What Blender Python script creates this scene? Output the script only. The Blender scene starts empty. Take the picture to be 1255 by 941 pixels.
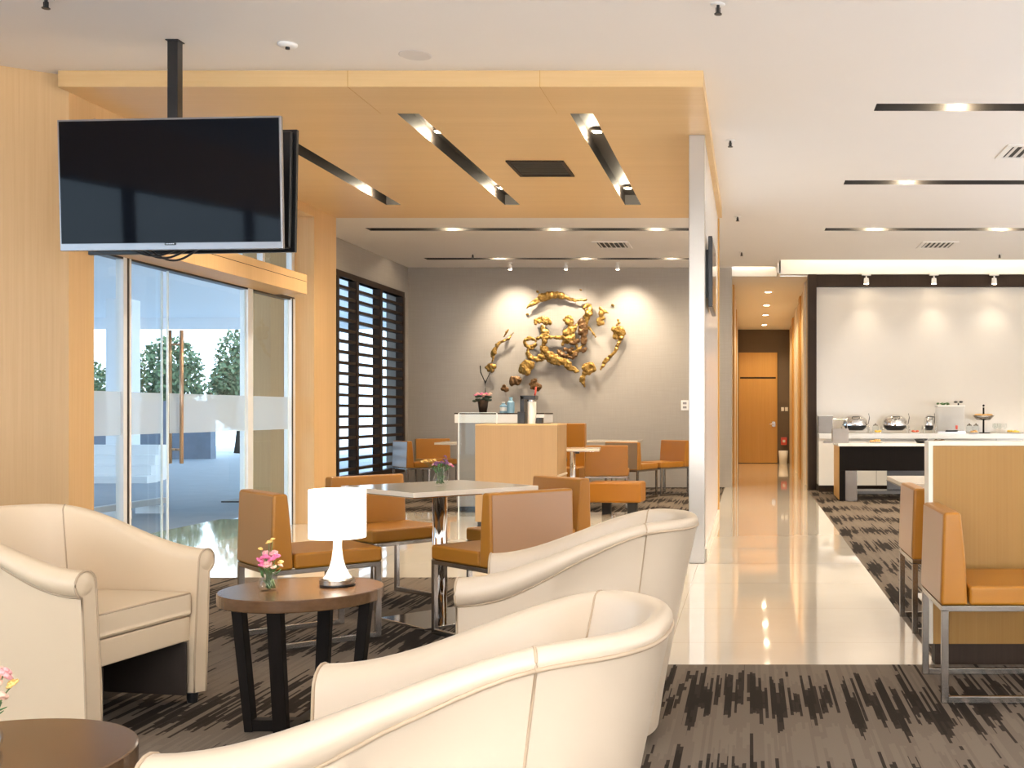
import bpy, bmesh, math, random
from mathutils import Vector, Matrix, noise
random.seed(7)
S = bpy.context.scene
COL = S.collection
PI = math.pi
R = math.radians

# ------------------------------------------------------------------ materials
def new_mat(name):
    m = bpy.data.materials.new(name); m.use_nodes = True
    nt = m.node_tree; nt.nodes.clear()
    out = nt.nodes.new('ShaderNodeOutputMaterial')
    b = nt.nodes.new('ShaderNodeBsdfPrincipled')
    nt.links.new(b.outputs[0], out.inputs[0])
    return m, nt, b, out

def mix_col(nt, fac, a, b):
    n = nt.nodes.new('ShaderNodeMix'); n.data_type = 'RGBA'
    if hasattr(fac, 'links'): nt.links.new(fac, n.inputs[0])
    else: n.inputs[0].default_value = fac
    for v, i in ((a, 6), (b, 7)):
        if hasattr(v, 'links'): nt.links.new(v, n.inputs[i])
        else: n.inputs[i].default_value = (*v, 1)
    return n.outputs[2]

def coord(nt, scale=(1, 1, 1), kind='Object'):
    t = nt.nodes.new('ShaderNodeTexCoord'); m = nt.nodes.new('ShaderNodeMapping')
    m.inputs['Scale'].default_value = scale
    nt.links.new(t.outputs[kind], m.inputs[0]); return m.outputs[0]

def noise_tex(nt, vec, scale=5, detail=3, rough=.5):
    n = nt.nodes.new('ShaderNodeTexNoise')
    n.inputs['Scale'].default_value = scale; n.inputs['Detail'].default_value = detail
    n.inputs['Roughness'].default_value = rough
    nt.links.new(vec, n.inputs['Vector']); return n.outputs['Fac']

def add_bump(nt, b, h, strength=.1, dist=.01):
    n = nt.nodes.new('ShaderNodeBump'); n.inputs['Strength'].default_value = strength
    n.inputs['Distance'].default_value = dist
    nt.links.new(h, n.inputs['Height']); nt.links.new(n.outputs[0], b.inputs['Normal'])

def plain(name, col, rough=.5, metal=0, var=.06, nscale=8, bump=0, coat=0, spec=.5):
    m, nt, b, o = new_mat(name)
    v = coord(nt); f = noise_tex(nt, v, nscale)
    dark = tuple(c * (1 - var) for c in col); lite = tuple(min(1, c * (1 + var)) for c in col)
    nt.links.new(mix_col(nt, f, dark, lite), b.inputs['Base Color'])
    b.inputs['Roughness'].default_value = rough; b.inputs['Metallic'].default_value = metal
    b.inputs['Specular IOR Level'].default_value = spec
    if coat: b.inputs['Coat Weight'].default_value = coat; b.inputs['Coat Roughness'].default_value = .05
    if bump: add_bump(nt, b, noise_tex(nt, v, nscale * 30), bump, .002)
    return m

def wood(name, c1, c2, axis='z', rough=.4, fine=60, spec=.28):
    m, nt, b, o = new_mat(name)
    lo = 1.2
    sc = {'z': (fine, fine, lo), 'x': (lo, fine, fine), 'y': (fine, lo, fine)}[axis]
    v = coord(nt, sc); f = noise_tex(nt, v, 1.0, 4, .6)
    v2 = coord(nt, tuple(s / 12 for s in sc)); f2 = noise_tex(nt, v2, 1.0, 2)
    ramp = nt.nodes.new('ShaderNodeValToRGB')
    ramp.color_ramp.elements[0].position = .3; ramp.color_ramp.elements[1].position = .7
    ramp.color_ramp.elements[0].color = (*c1, 1); ramp.color_ramp.elements[1].color = (*c2, 1)
    nt.links.new(f, ramp.inputs[0])
    big = mix_col(nt, f2, tuple(c * .9 for c in c1), tuple(min(1, c * 1.06) for c in c2))
    nt.links.new(mix_col(nt, .5, ramp.outputs[0], big), b.inputs['Base Color'])
    b.inputs['Roughness'].default_value = rough
    b.inputs['Specular IOR Level'].default_value = spec
    add_bump(nt, b, f, .04, .002)
    return m

def metal_brushed(name, col, rough=.28, axis='z'):
    m, nt, b, o = new_mat(name)
    sc = {'z': (4, 4, 200), 'x': (200, 4, 4)}[axis]
    f = noise_tex(nt, coord(nt, sc), 1, 2)
    nt.links.new(mix_col(nt, f, tuple(c * .92 for c in col), col), b.inputs['Base Color'])
    b.inputs['Metallic'].default_value = 1
    mr = nt.nodes.new('ShaderNodeMapRange'); mr.inputs[3].default_value = rough * .8; mr.inputs[4].default_value = rough * 1.2
    nt.links.new(f, mr.inputs[0]); nt.links.new(mr.outputs[0], b.inputs['Roughness'])
    return m

def emit(name, col, strength):
    m, nt, b, o = new_mat(name)
    nt.nodes.remove(b); e = nt.nodes.new('ShaderNodeEmission')
    e.inputs[0].default_value = (*col, 1); e.inputs[1].default_value = strength
    nt.links.new(e.outputs[0], o.inputs[0]); return m

def glass(name, tint=(1, 1, 1), rough=0.0, refl=1.45, frost=0, frost_col=(.8, .86, .9)):
    m, nt, b, o = new_mat(name); nt.nodes.remove(b)
    t = nt.nodes.new('ShaderNodeBsdfTransparent'); t.inputs[0].default_value = (*tint, 1)
    g = nt.nodes.new('ShaderNodeBsdfGlossy'); g.inputs['Roughness'].default_value = rough
    f = nt.nodes.new('ShaderNodeFresnel'); f.inputs[0].default_value = refl
    mx = nt.nodes.new('ShaderNodeMixShader')
    ge = nt.nodes.new('ShaderNodeNewGeometry'); iv = nt.nodes.new('ShaderNodeMath'); iv.operation = 'SUBTRACT'; iv.inputs[0].default_value = 1
    nt.links.new(ge.outputs['Backfacing'], iv.inputs[1]); ml = nt.nodes.new('ShaderNodeMath'); ml.operation = 'MULTIPLY'
    nt.links.new(f.outputs[0], ml.inputs[0]); nt.links.new(iv.outputs[0], ml.inputs[1])
    nt.links.new(ml.outputs[0], mx.inputs[0]); nt.links.new(t.outputs[0], mx.inputs[1]); nt.links.new(g.outputs[0], mx.inputs[2])
    last = mx
    if frost:
        d = nt.nodes.new('ShaderNodeBsdfDiffuse'); d.inputs[0].default_value = (*frost_col, 1)
        tl = nt.nodes.new('ShaderNodeBsdfTranslucent'); tl.inputs[0].default_value = (*frost_col, 1)
        ad = nt.nodes.new('ShaderNodeMixShader'); nt.links.new(d.outputs[0], ad.inputs[1]); nt.links.new(tl.outputs[0], ad.inputs[2])
        m2 = nt.nodes.new('ShaderNodeMixShader'); m2.inputs[0].default_value = frost
        nt.links.new(mx.outputs[0], m2.inputs[1]); nt.links.new(ad.outputs[0], m2.inputs[2]); last = m2
    nt.links.new(last.outputs[0], o.inputs[0]); return m

def math_node(nt, op, a, b=None):
    n = nt.nodes.new('ShaderNodeMath'); n.operation = op
    for i, v in enumerate((a, b)):
        if v is None: continue
        if hasattr(v, 'links'): nt.links.new(v, n.inputs[i])
        else: n.inputs[i].default_value = v
    return n.outputs[0]

def carpet_mat():
    """dark streaked bands with ragged edges on a taupe ground; streaks run along the room"""
    m, nt, b, o = new_mat('carpet_pile')
    tc = nt.nodes.new('ShaderNodeTexCoord'); sp = nt.nodes.new('ShaderNodeSeparateXYZ')
    nt.links.new(tc.outputs['Object'], sp.inputs[0])
    X, Y = sp.outputs[0], sp.outputs[1]
    def streak(cols, seed, ylen):
        c = math_node(nt, 'FLOOR', math_node(nt, 'MULTIPLY', X, cols))
        wn = nt.nodes.new('ShaderNodeTexWhiteNoise'); wn.noise_dimensions = '2D'
        cv = nt.nodes.new('ShaderNodeCombineXYZ'); nt.links.new(c, cv.inputs[0]); cv.inputs[1].default_value = seed
        nt.links.new(cv.outputs[0], wn.inputs['Vector'])
        r = wn.outputs['Value']
        v = nt.nodes.new('ShaderNodeCombineXYZ')
        nt.links.new(math_node(nt, 'MULTIPLY', r, 400.0), v.inputs[0])
        nt.links.new(math_node(nt, 'MULTIPLY', Y, ylen), v.inputs[1])
        return r, noise_tex(nt, v.outputs[0], 1.0, 2, .6)
    r1, n1 = streak(38.0, 1.0, 1.2)
    r2, n2 = streak(80.0, 5.0, 1.8)
    # broad ragged bands across the room, shifted tile by tile
    tx = math_node(nt, 'FLOOR', math_node(nt, 'MULTIPLY', X, 2.0))
    ty = math_node(nt, 'MULTIPLY', tx, 2.39)
    ysh = math_node(nt, 'ADD', math_node(nt, 'MULTIPLY', Y, 4.9), math_node(nt, 'MULTIPLY', math_node(nt, 'SINE', ty), .8))
    ysh = math_node(nt, 'ADD', ysh, math_node(nt, 'MULTIPLY', r1, 1.3))
    ysh = math_node(nt, 'ADD', ysh, math_node(nt, 'MULTIPLY', r2, .9))
    band = math_node(nt, 'MULTIPLY', math_node(nt, 'SINE', ysh), .085)
    val = math_node(nt, 'ADD', math_node(nt, 'MULTIPLY', band, 1.5), math_node(nt, 'ADD', math_node(nt, 'MULTIPLY', n1, .6), math_node(nt, 'MULTIPLY', n2, .4)))
    val = math_node(nt, 'ADD', val, math_node(nt, 'MULTIPLY', math_node(nt, 'SUBTRACT', r2, .5), .20))
    ramp = nt.nodes.new('ShaderNodeValToRGB'); cr = ramp.color_ramp; cr.interpolation = 'CONSTANT'
    cr.elements[0].position = 0; cr.elements[0].color = (.022, .016, .012, 1)
    cr.elements[1].position = .455; cr.elements[1].color = (.185, .146, .112, 1)
    e = cr.elements.new(.405); e.color = (.034, .025, .019, 1)
    e = cr.elements.new(.60); e.color = (.21, .168, .13, 1)
    nt.links.new(val, ramp.inputs[0])
    fine = noise_tex(nt, coord(nt, (900, 300, 1)), 1, 1)
    c = mix_col(nt, math_node(nt, 'MULTIPLY', fine, .45), ramp.outputs[0], (.02, .016, .012))
    nt.links.new(c, b.inputs['Base Color'])
    b.inputs['Roughness'].default_value = .95; b.inputs['Specular IOR Level'].default_value = .1
    add_bump(nt, b, fine, .3, .004)
    return m

def tile_mat():
    m, nt, b, o = new_mat('polished_tile')
    v = coord(nt); v.node.inputs['Location'].default_value = (.41, .26, 0)
    br = nt.nodes.new('ShaderNodeTexBrick'); nt.links.new(v, br.inputs['Vector'])
    br.offset = 0
    br.inputs['Scale'].default_value = 1; br.inputs['Mortar Size'].default_value = .0016
    br.inputs['Brick Width'].default_value = 1.3; br.inputs['Row Height'].default_value = 1.0
    f = noise_tex(nt, coord(nt, (1.2, 1.2, 1.2)), 1.5, 5, .6)
    c = mix_col(nt, f, (.74, .66, .54), (.84, .77, .66))
    c2 = mix_col(nt, br.outputs['Fac'], c, (.52, .44, .34))
    nt.links.new(c2, b.inputs['Base Color'])
    b.inputs['Roughness'].default_value = .045; b.inputs['Specular IOR Level'].default_value = .75
    b.inputs['Coat Weight'].default_value = .5; b.inputs['Coat Roughness'].default_value = .03
    return m

def gold_mat():
    m, nt, b, o = new_mat('hammered_gold')
    v = coord(nt); f = noise_tex(nt, v, 14, 4, .6)
    nt.links.new(mix_col(nt, f, (.12, .055, .010), (.50, .31, .085)), b.inputs['Base Color'])
    b.inputs['Metallic'].default_value = .85; b.inputs['Roughness'].default_value = .34
    add_bump(nt, b, noise_tex(nt, v, 30, 3), .6, .02)
    return m

def art_brown():
    m, nt, b, o = new_mat('bronze_wood')
    v = coord(nt); f = noise_tex(nt, v, 12, 4, .6)
    nt.links.new(mix_col(nt, f, (.045, .02, .007), (.20, .10, .03)), b.inputs['Base Color'])
    b.inputs['Roughness'].default_value = .4; b.inputs['Metallic'].default_value = .5
    add_bump(nt, b, noise_tex(nt, v, 25, 3), .6, .02)
    return m

def fabric_wall(name, c):
    m, nt, b, o = new_mat(name)
    f = noise_tex(nt, coord(nt, (3, 3, 90)), 1, 3); g = noise_tex(nt, coord(nt, (90, 90, 3)), 1, 3)
    mx = math_node(nt, 'MULTIPLY', f, g)
    nt.links.new(mix_col(nt, math_node(nt, 'MULTIPLY', mx, 2.0), tuple(k * .9 for k in c), tuple(k * 1.07 for k in c)), b.inputs['Base Color'])
    b.inputs['Roughness'].default_value = .8
    add_bump(nt, b, mx, .1, .002); return m

M = {}
M['maple'] = wood('maple_panel', (.56, .355, .165), (.66, .445, .23), 'z', .38)
M['maple_x'] = wood('maple_soffit', (.65, .43, .20), (.72, .51, .265), 'x', .36)
M['maple_door'] = wood('honey_door', (.48, .25, .06), (.57, .32, .09), 'z', .35)
M['oak'] = wood('oak_partition', (.29, .148, .036), (.355, .195, .055), 'z', .42, 90, spec=.2)
M['oakpale'] = wood('pale_oak', (.38, .24, .12), (.45, .30, .155), 'z', .4, 90)
M['walnut'] = wood('walnut_top', (.075, .036, .015), (.125, .064, .028), 'x', .2, spec=.6)
M['espresso'] = wood('espresso_wood', (.005, .004, .003), (.010, .007, .006), 'z', .5, spec=.08)
M['darkwood'] = wood('dark_wood', (.026, .016, .011), (.045, .028, .018), 'z', .5, spec=.15)
M['cream_edge'] = plain('cream_edge', (.78, .70, .58), .4)
M['ceiling'] = plain('ceiling_paint', (.83, .80, .77), .8, var=.012, nscale=2)
M['white'] = plain('white_paint', (.84, .83, .81), .5, var=.02)
M['whitegloss'] = plain('white_gloss', (.86, .84, .80), .12, var=.02)
M['grey_wall'] = fabric_wall('grey_fabric_wall', (.36, .325, .285))
M['brown_wall'] = fabric_wall('brown_wall', (.13, .095, .065))
M['beige_wall'] = fabric_wall('beige_wall', (.60, .47, .30))
M['carpet'] = carpet_mat(); M['tile'] = tile_mat()
M['cream'] = plain('cream_leather', (.62, .495, .345), .36, var=.03, nscale=3, bump=.05)
M['cream2'] = plain('pale_leather', (.53, .435, .325), .34, var=.03, nscale=3, bump=.05)
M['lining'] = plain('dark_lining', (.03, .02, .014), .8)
M['backpanel'] = plain('sheen_leather_back', (.31, .152, .058), .28, var=.05, nscale=4, bump=.04, spec=.7)
M['daylit_back'] = plain('daylit_back_leather', (.62, .60, .60), .3)  # window light reflected off the chair back, painted in as a pale colour
M['piping'] = plain('piping_leather', (.40, .30, .20), .5)
M['orange'] = plain('orange_leather', (.35, .14, .012), .36, var=.06, nscale=4, bump=.06, spec=.35)
M['shaded_back'] = plain('shaded_back_leather', (.24, .17, .11), .4)  # shade on the far chair's back, put into the colour
M['orange_back'] = plain('tan_leather_back', (.53, .29, .125), .27, var=.05, nscale=4, bump=.06, spec=.75)
M['steel'] = metal_brushed('brushed_steel', (.36, .32, .28), .25)
M['chrome'] = plain('chrome', (.80, .79, .78), .07, 1, var=.02)
M['steel_post'] = plain('satin_steel', (.40, .37, .33), .3, 1, var=.02, nscale=1)
M['black'] = plain('black_plastic', (.012, .012, .013), .3)
M['blackmatte'] = plain('black_matte', (.012, .011, .010), .65)
M['recess'] = plain('recess_black', (.018, .014, .011), .6)
M['screen'] = plain('screen_glass', (.003, .004, .007), .05, var=0, spec=.14)
M['bezel'] = plain('grey_bezel', (.30, .29, .30), .3, .7)
M['glass'] = glass('clear_glass', (.93, .97, .98))
M['glass_out'] = glass('door_glass', (.90, .96, 1.0))
M['frost'] = glass('frosted_band', (.92, .97, 1.0), .25, 1.45, .55)
M['vaseglass'] = glass('vase_glass', (.97, .98, .975), 0.02, 1.5)
M['glassedge'] = plain('glass_edge', (.82, .88, .88), .15)
M['alu'] = plain('aluminium', (.82, .85, .88), .3, .2)
M['tabletop'] = plain('cream_tabletop', (.70, .62, .51), .12, var=.02, nscale=3)
M['marble'] = plain('pale_stone', (.80, .81, .82), .15, var=.05, nscale=3)
M['greystone'] = plain('grey_stone', (.25, .235, .23), .24, var=.12, nscale=5)
M['gold'] = gold_mat(); M['bronze'] = art_brown()
M['shade'] = emit('lamp_shade_glow', (1.0, .90, .76), 3.2)
M['porcelain'] = plain('porcelain', (.88, .86, .82), .12, var=.01)
M['bulb'] = emit('lamp_glow', (1.0, .82, .58), 28)
M['led'] = emit('led_glow', (1.0, .80, .50), 3)
M['spotglow'] = emit('spot_glow', (1.0, .86, .66), 9)
M['leaf'] = plain('leaf', (.05, .13, .03), .5, var=.4, nscale=30)
M['stem'] = plain('stem', (.10, .16, .05), .6)
M['pink'] = plain('pink_petal', (.72, .16, .32), .55, var=.3, nscale=40)
M['rose'] = plain('rose_petal', (.72, .34, .34), .55, var=.25, nscale=40)
M['purple'] = plain('purple_petal', (.20, .07, .17), .55, var=.3, nscale=40)
M['yellow'] = plain('yellow_petal', (.80, .52, .16), .55, var=.2, nscale=40)
M['peach'] = plain('peach_petal', (.82, .50, .38), .55, var=.2, nscale=40)
M['asphalt'] = plain('driveway', (.30, .35, .41), .55, var=.15, nscale=3)
M['outwall'] = plain('outer_wall', (.16, .20, .26), .7, var=.3, nscale=3)
M['outwhite'] = plain('outer_white', (.86, .87, .88), .7, var=.03)
M['tree'] = plain('tree_foliage', (.05, .10, .05), .7, var=.6, nscale=6)
M['bark'] = plain('bark', (.06, .05, .04), .8, var=.3)
M['red'] = plain('red_plastic', (.60, .07, .04), .35)
M['blueb'] = plain('blue_plastic', (.22, .42, .58), .3)
M['panel'] = plain('back_painted_glass', (.70, .655, .59), .10, var=.01, spec=.5)
M['food'] = plain('pastry', (.62, .36, .12), .6, var=.4, nscale=60)
M['foody'] = plain('yellow_fruit', (.85, .55, .08), .5, var=.25, nscale=60)
M['foodr'] = plain('red_fruit', (.60, .12, .06), .5, var=.3, nscale=60)
M['dispenser'] = glass('clear_plastic', (.98, .99, 1.0), .02, 1.5, .16, (.97, .98, 1))

# ------------------------------------------------------------------ mesh helpers
class MB:
    """collects shapes and links them as ONE mesh object"""
    def __init__(self): self.bm = bmesh.new()
    def box(self, x0, x1, y0, y1, z0, z1):
        r = bmesh.ops.create_cube(self.bm, size=1)
        bmesh.ops.scale(self.bm, vec=(x1 - x0, y1 - y0, z1 - z0), verts=r['verts'])
        bmesh.ops.translate(self.bm, vec=((x0 + x1) / 2, (y0 + y1) / 2, (z0 + z1) / 2), verts=r['verts'])
        return self
    def quad(self, *pts):
        self.bm.faces.new([self.bm.verts.new(p) for p in pts]); return self
    def prism(self, pts, vec):
        """polygon (3D points) extruded by vec"""
        a = [self.bm.verts.new(p) for p in pts]
        b = [self.bm.verts.new(Vector(p) + Vector(vec)) for p in pts]
        n = len(pts)
        self.bm.faces.new(a); self.bm.faces.new(b[::-1])
        for i in range(n): self.bm.faces.new((a[i], b[i], b[(i + 1) % n], a[(i + 1) % n]))
        return self
    def cyl(self, c, r, h, n=24, r2=None, axis='z'):
        r2 = r if r2 is None else r2
        q = bmesh.ops.create_cone(self.bm, cap_ends=True, segments=n, radius1=r, radius2=r2, depth=h)
        bmesh.ops.translate(self.bm, vec=(0, 0, h / 2), verts=q['verts'])
        if axis == 'x': bmesh.ops.rotate(self.bm, cent=(0, 0, 0), matrix=Matrix.Rotation(PI / 2, 3, 'Y'), verts=q['verts'])
        if axis == 'y': bmesh.ops.rotate(self.bm, cent=(0, 0, 0), matrix=Matrix.Rotation(-PI / 2, 3, 'X'), verts=q['verts'])
        bmesh.ops.translate(self.bm, vec=c, verts=q['verts']); return self
    def sph(self, c, r, s=(1, 1, 1), sub=2, rot=None):
        q = bmesh.ops.create_icosphere(self.bm, subdivisions=sub, radius=r)
        bmesh.ops.scale(self.bm, vec=s, verts=q['verts'])
        if rot is not None: bmesh.ops.rotate(self.bm, cent=(0, 0, 0), matrix=rot, verts=q['verts'])
        bmesh.ops.translate(self.bm, vec=c, verts=q['verts']); return self
    def lathe(self, prof, c=(0, 0, 0), n=32):
        rings = []
        for r, z in prof:
            if r < 1e-6: rings.append([self.bm.verts.new((c[0], c[1], c[2] + z))])
            else: rings.append([self.bm.verts.new((c[0] + r * math.cos(2 * PI * k / n), c[1] + r * math.sin(2 * PI * k / n), c[2] + z)) for k in range(n)])
        for a, b in zip(rings, rings[1:]):
            for k in range(n):
                k2 = (k + 1) % n
                if len(a) == 1 and len(b) == 1: continue
                if len(a) == 1: self.bm.faces.new((a[0], b[k2], b[k]))
                elif len(b) == 1: self.bm.faces.new((a[k], a[k2], b[0]))
                else: self.bm.faces.new((a[k], a[k2], b[k2], b[k]))
        return self
    def tube(self, pts, r, n=8, radii=None):
        pts = [Vector(p) for p in pts]; rings = []
        for i, p in enumerate(pts):
            t = (pts[min(i + 1, len(pts) - 1)] - pts[max(i - 1, 0)]).normalized()
            u = t.cross(Vector((0, 0, 1)))
            if u.length < 1e-3: u = t.cross(Vector((1, 0, 0)))
            u.normalize(); v = t.cross(u)
            rr = radii[i] if radii else r
            rings.append([self.bm.verts.new(p + rr * (math.cos(2 * PI * k / n) * u + math.sin(2 * PI * k / n) * v)) for k in range(n)])
        for a, b in zip(rings, rings[1:]):
            for k in range(n): self.bm.faces.new((a[k], a[(k + 1) % n], b[(k + 1) % n], b[k]))
        self.bm.faces.new(rings[0][::-1]); self.bm.faces.new(rings[-1]); return self
    def build(self, name, mat, parent=None, bevel=0, smooth=False, seg=2, sub=0, fix=True):
        if fix: bmesh.ops.recalc_face_normals(self.bm, faces=self.bm.faces)
        me = bpy.data.meshes.new(name); self.bm.to_mesh(me); self.bm.free()
        me.materials.append(M[mat] if isinstance(mat, str) else mat)
        o = bpy.data.objects.new(name, me); COL.objects.link(o)
        if parent: o.parent = parent
        if smooth or bevel:
            for p in me.polygons: p.use_smooth = True
        if bevel:
            b = o.modifiers.new('b', 'BEVEL'); b.width = bevel; b.segments = seg; b.limit_method = 'ANGLE'; b.angle_limit = R(40); b.harden_normals = True
        if sub:
            s = o.modifiers.new('s', 'SUBSURF'); s.levels = sub; s.render_levels = sub
        return o

def tag(o, label, cat, group=None):
    o['label'] = label; o['category'] = cat
    if group: o['group'] = group
    return o
def thing(name, label, cat, loc=(0, 0, 0), rz=0, group=None):
    o = bpy.data.objects.new(name, None); COL.objects.link(o); o.empty_display_size = .05
    o.location = loc; o.rotation_euler = (0, 0, rz); return tag(o, label, cat, group)
def struct(o): o['kind'] = 'structure'; return o
def sbox(name, mat, *b, bevel=0):
    return struct(MB().box(*b).build(name, mat, bevel=bevel))
def kids(o): return [c for c in COL.objects if c.parent == o]
def copy_tree(o, loc=None, rz=None, label=None, group=None, parent=None):
    c = o.copy(); COL.objects.link(c)
    if parent: c.parent = parent
    if loc is not None: c.location = loc
    if rz is not None: c.rotation_euler = (0, 0, rz)
    if label: c['label'] = label
    if group: c['group'] = group
    for k in kids(o): copy_tree(k, parent=c)
    return c
def light(name, kind, loc, energy, col=(1, .8, .58), size=.05, rot=(0, 0, 0), **kw):
    l = bpy.data.lights.new(name, kind); l.energy = energy; l.color = col
    if kind in ('POINT', 'SPOT'): l.shadow_soft_size = size
    for k, v in kw.items(): setattr(l, k, v)
    o = bpy.data.objects.new(name, l); COL.objects.link(o); o.location = loc; o.rotation_euler = rot; return o
WARM = (1.0, .82, .60)
# ------------------------------------------------------------------ the room
H = 3.51            # ceiling
XL = -4.68          # timber wall beside the glass doors
XG = -4.92          # plane of the glass
XW = -5.46          # grey wall with the louvred window
YB = 17.6           # far grey wall
def flat(name, mat, rects, z):
    m = MB()
    for x0, x1, y0, y1 in rects: m.quad((x0, y0, z), (x1, y0, z), (x1, y1, z), (x0, y1, z))
    return struct(m.build(name, mat, fix=False))
flat('floor', 'carpet', [(-6, 7, -3.6, 5.24), (-6, -.75, 5.24, 8.0), (.89, 7, 5.24, 17.2), (-5.6, -.40, 13.2, 17.7)], 0)
flat('floor_tile', 'tile', [(-.75, .89, 5.24, 8.0), (-5.62, .89, 8.0, 13.2), (-.40, .89, 13.2, 17.2), (-.40, 1.0, 17.2, 26.2)], 0)

# ceiling with openings cut for the slot lights
slots_r = [(2.70, 2.90), (5.40, 5.60), (8.25, 8.45), (10.98, 11.18), (13.82, 14.03)]
slots_l = [(2.70, 2.90, -4.0, -.6), (5.40, 5.60, -4.0, -.6), (13.82, 14.03, -4.83, -.50), (16.50, 16.69, -4.89, -.50)]
holes = [(.95, 6.2, a, b) for a, b in slots_r] + [(c, d, a, b) for a, b, c, d in slots_l]
def holed_plane(name, mat, x0, x1, y0, y1, z, hs, up=False, z2=None):
    xs = sorted({x0, x1} | {h[0] for h in hs} | {h[1] for h in hs}); ys = sorted({y0, y1} | {h[2] for h in hs} | {h[3] for h in hs})
    m = MB()
    for i in range(len(xs) - 1):
        for j in range(len(ys) - 1):
            cx, cy = (xs[i] + xs[i + 1]) / 2, (ys[j] + ys[j + 1]) / 2
            if any(h[0] < cx < h[1] and h[2] < cy < h[3] for h in hs): continue
            m.quad((xs[i], ys[j], z), (xs[i], ys[j + 1], z), (xs[i + 1], ys[j + 1], z), (xs[i + 1], ys[j], z))
    return m
m = holed_plane('', '', -6, .45, -3.6, 17.5, H, [h for h in holes if h[0] < 0])
mm = holed_plane('', '', .45, 7, -3.6, 16.7, H, [h for h in holes if h[0] > 0])
me_t = bpy.data.meshes.new('t'); mm.bm.to_mesh(me_t); m.bm.from_mesh(me_t); mm.bm.free()
m.quad((-6, 17.5, H), (-6, 17.7, H), (-.287, 17.7, H), (-.287, 17.5, H))
struct(m.build('ceiling', 'ceiling', fix=False))

# slot lights: recessed black trough, downlights inside
SLOT_LABELS = {}
def slot_light(x0, x1, y0, y1, z, depth, lamps, label, power, group, along='x', visible=True):
    cx, cy = (x0 + x1) / 2, (y0 + y1) / 2
    t = thing('slot_light', label, 'ceiling light', (cx, cy, z), 0, group)
    hx, hy = (x1 - x0) / 2, (y1 - y0) / 2
    m = MB(); m.quad((-hx, -hy, depth), (hx, -hy, depth), (hx, hy, depth), (-hx, hy, depth))
    for a, b in (((-hx, -hy), (hx, -hy)), ((hx, -hy), (hx, hy)), ((hx, hy), (-hx, hy)), ((-hx, hy), (-hx, -hy))):
        m.quad((*a, 0), (*b, 0), (*b, depth), (*a, depth))
    m.build('trough', 'recess', t)
    for lx, ly in lamps:
        l = MB().cyl((lx - cx, ly - cy, depth - .028), .05, .027, 20).build('lamp', 'steel', t, smooth=False)
        MB().cyl((lx - cx, ly - cy, depth - .032), .036, .004, 20).build('bulb', 'bulb', l)
        light('downlight', 'SPOT', (lx, ly, z + depth - .05), power, WARM, .03, spot_size=R(125), spot_blend=.9)
        # the lamp grazes the trough's side
        if along == 'x': light('graze', 'POINT', (lx, (y0 + y1) / 2 + .01, z + depth * .5), max(2.5, power * .26), (1, .84, .6), .03)
        else: light('graze', 'POINT', ((x0 + x1) / 2 - .02, ly, z + depth * .5), power * .15, (1, .84, .6), .03)
P_R, P_L, P_W = 60, 60, 70
names_r = ['recessed black slot light in white ceiling above the camera', 'recessed black slot light in white ceiling over the right carpet, out of the photo',
           'nearest black slot light in white ceiling on right side', 'middle of three black slot lights in the right ceiling', 'farthest black slot light in right ceiling before glowing cove']
for (a, b), n in zip(slots_r, names_r):
    if a > 8: slot_light(.95, 6.2, a, b, H, .10, [(x, (a + b) / 2) for x in (1.6, 3.2, 4.8)], n, 120 if a > 13 else P_R, 'slot lights in the white ceiling')
    else: slot_light(.95, 6.2, a, b, H, .10, [(x, (a + b) / 2) for x in (1.6, 3.2)], n, 7, 'slot lights in the white ceiling')
names_l = ['black slot light in white ceiling above the pale armchairs', 'black slot light in white ceiling before the hanging screens',
           'black slot light just beyond timber ceiling, in white lounge ceiling', 'black slot light closest to the grey wall with gold sculpture']
for (a, b, c, d), n in zip(slots_l, names_l):
    if a < 8: slot_light(c, d, a, b, H, .10, [(x, (a + b) / 2) for x in (-3.0, -1.5)], n, 6, 'slot lights in the white ceiling')
    else: slot_light(c, d, a, b, H, .10, [(x, (a + b) / 2) for x in (-3.8, -2.49, -1.19)], n, P_L, 'slot lights in the white ceiling')

# timber soffit over the dining tables
ZS = 3.40
wslots = [(-3.86, -3.70), (-2.60, -2.44), (-1.325, -1.155)]
m = holed_plane('', '', XL, -.315, 7.45, 12.48, ZS, [(a, b, 8.30 if a < -3 else 8.12, 11.69) for a, b in wslots])
m.quad((XL, 7.45, ZS), (-.315, 7.45, ZS), (-.315, 7.45, H), (XL, 7.45, H))
m.quad((-.315, 7.45, ZS), (-.315, 12.48, ZS), (-.315, 12.48, H), (-.315, 7.45, H))
m.quad((XL, 12.48, ZS), (-.315, 12.48, ZS), (-.315, 12.48, H), (XL, 12.48, H))
struct(m.build('ceiling_soffit', 'maple_x', fix=False))
seams = MB()
for x in (-2.72, -1.42): seams.box(x - .002, x + .002, 7.4485, 8.12, ZS - .0015, ZS + .001).box(x - .002, x + .002, 7.4485, 7.45, ZS, H)
struct(seams.build('trim_1', 'maple_door'))
wl = ['slot light in timber ceiling partly hidden behind the screens', 'middle of the three slot lights in timber ceiling', 'slot light in timber ceiling nearest the steel post']
for (a, b), n in zip(wslots, wl):
    slot_light(a, b, 8.30 if a < -3 else 8.12, 11.69, ZS, .105, [((a + b) / 2 - .0, 8.95), ((a + b) / 2 - .0, 11.2)], n, P_W, 'slot lights in the timber ceiling', along='y')

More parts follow.
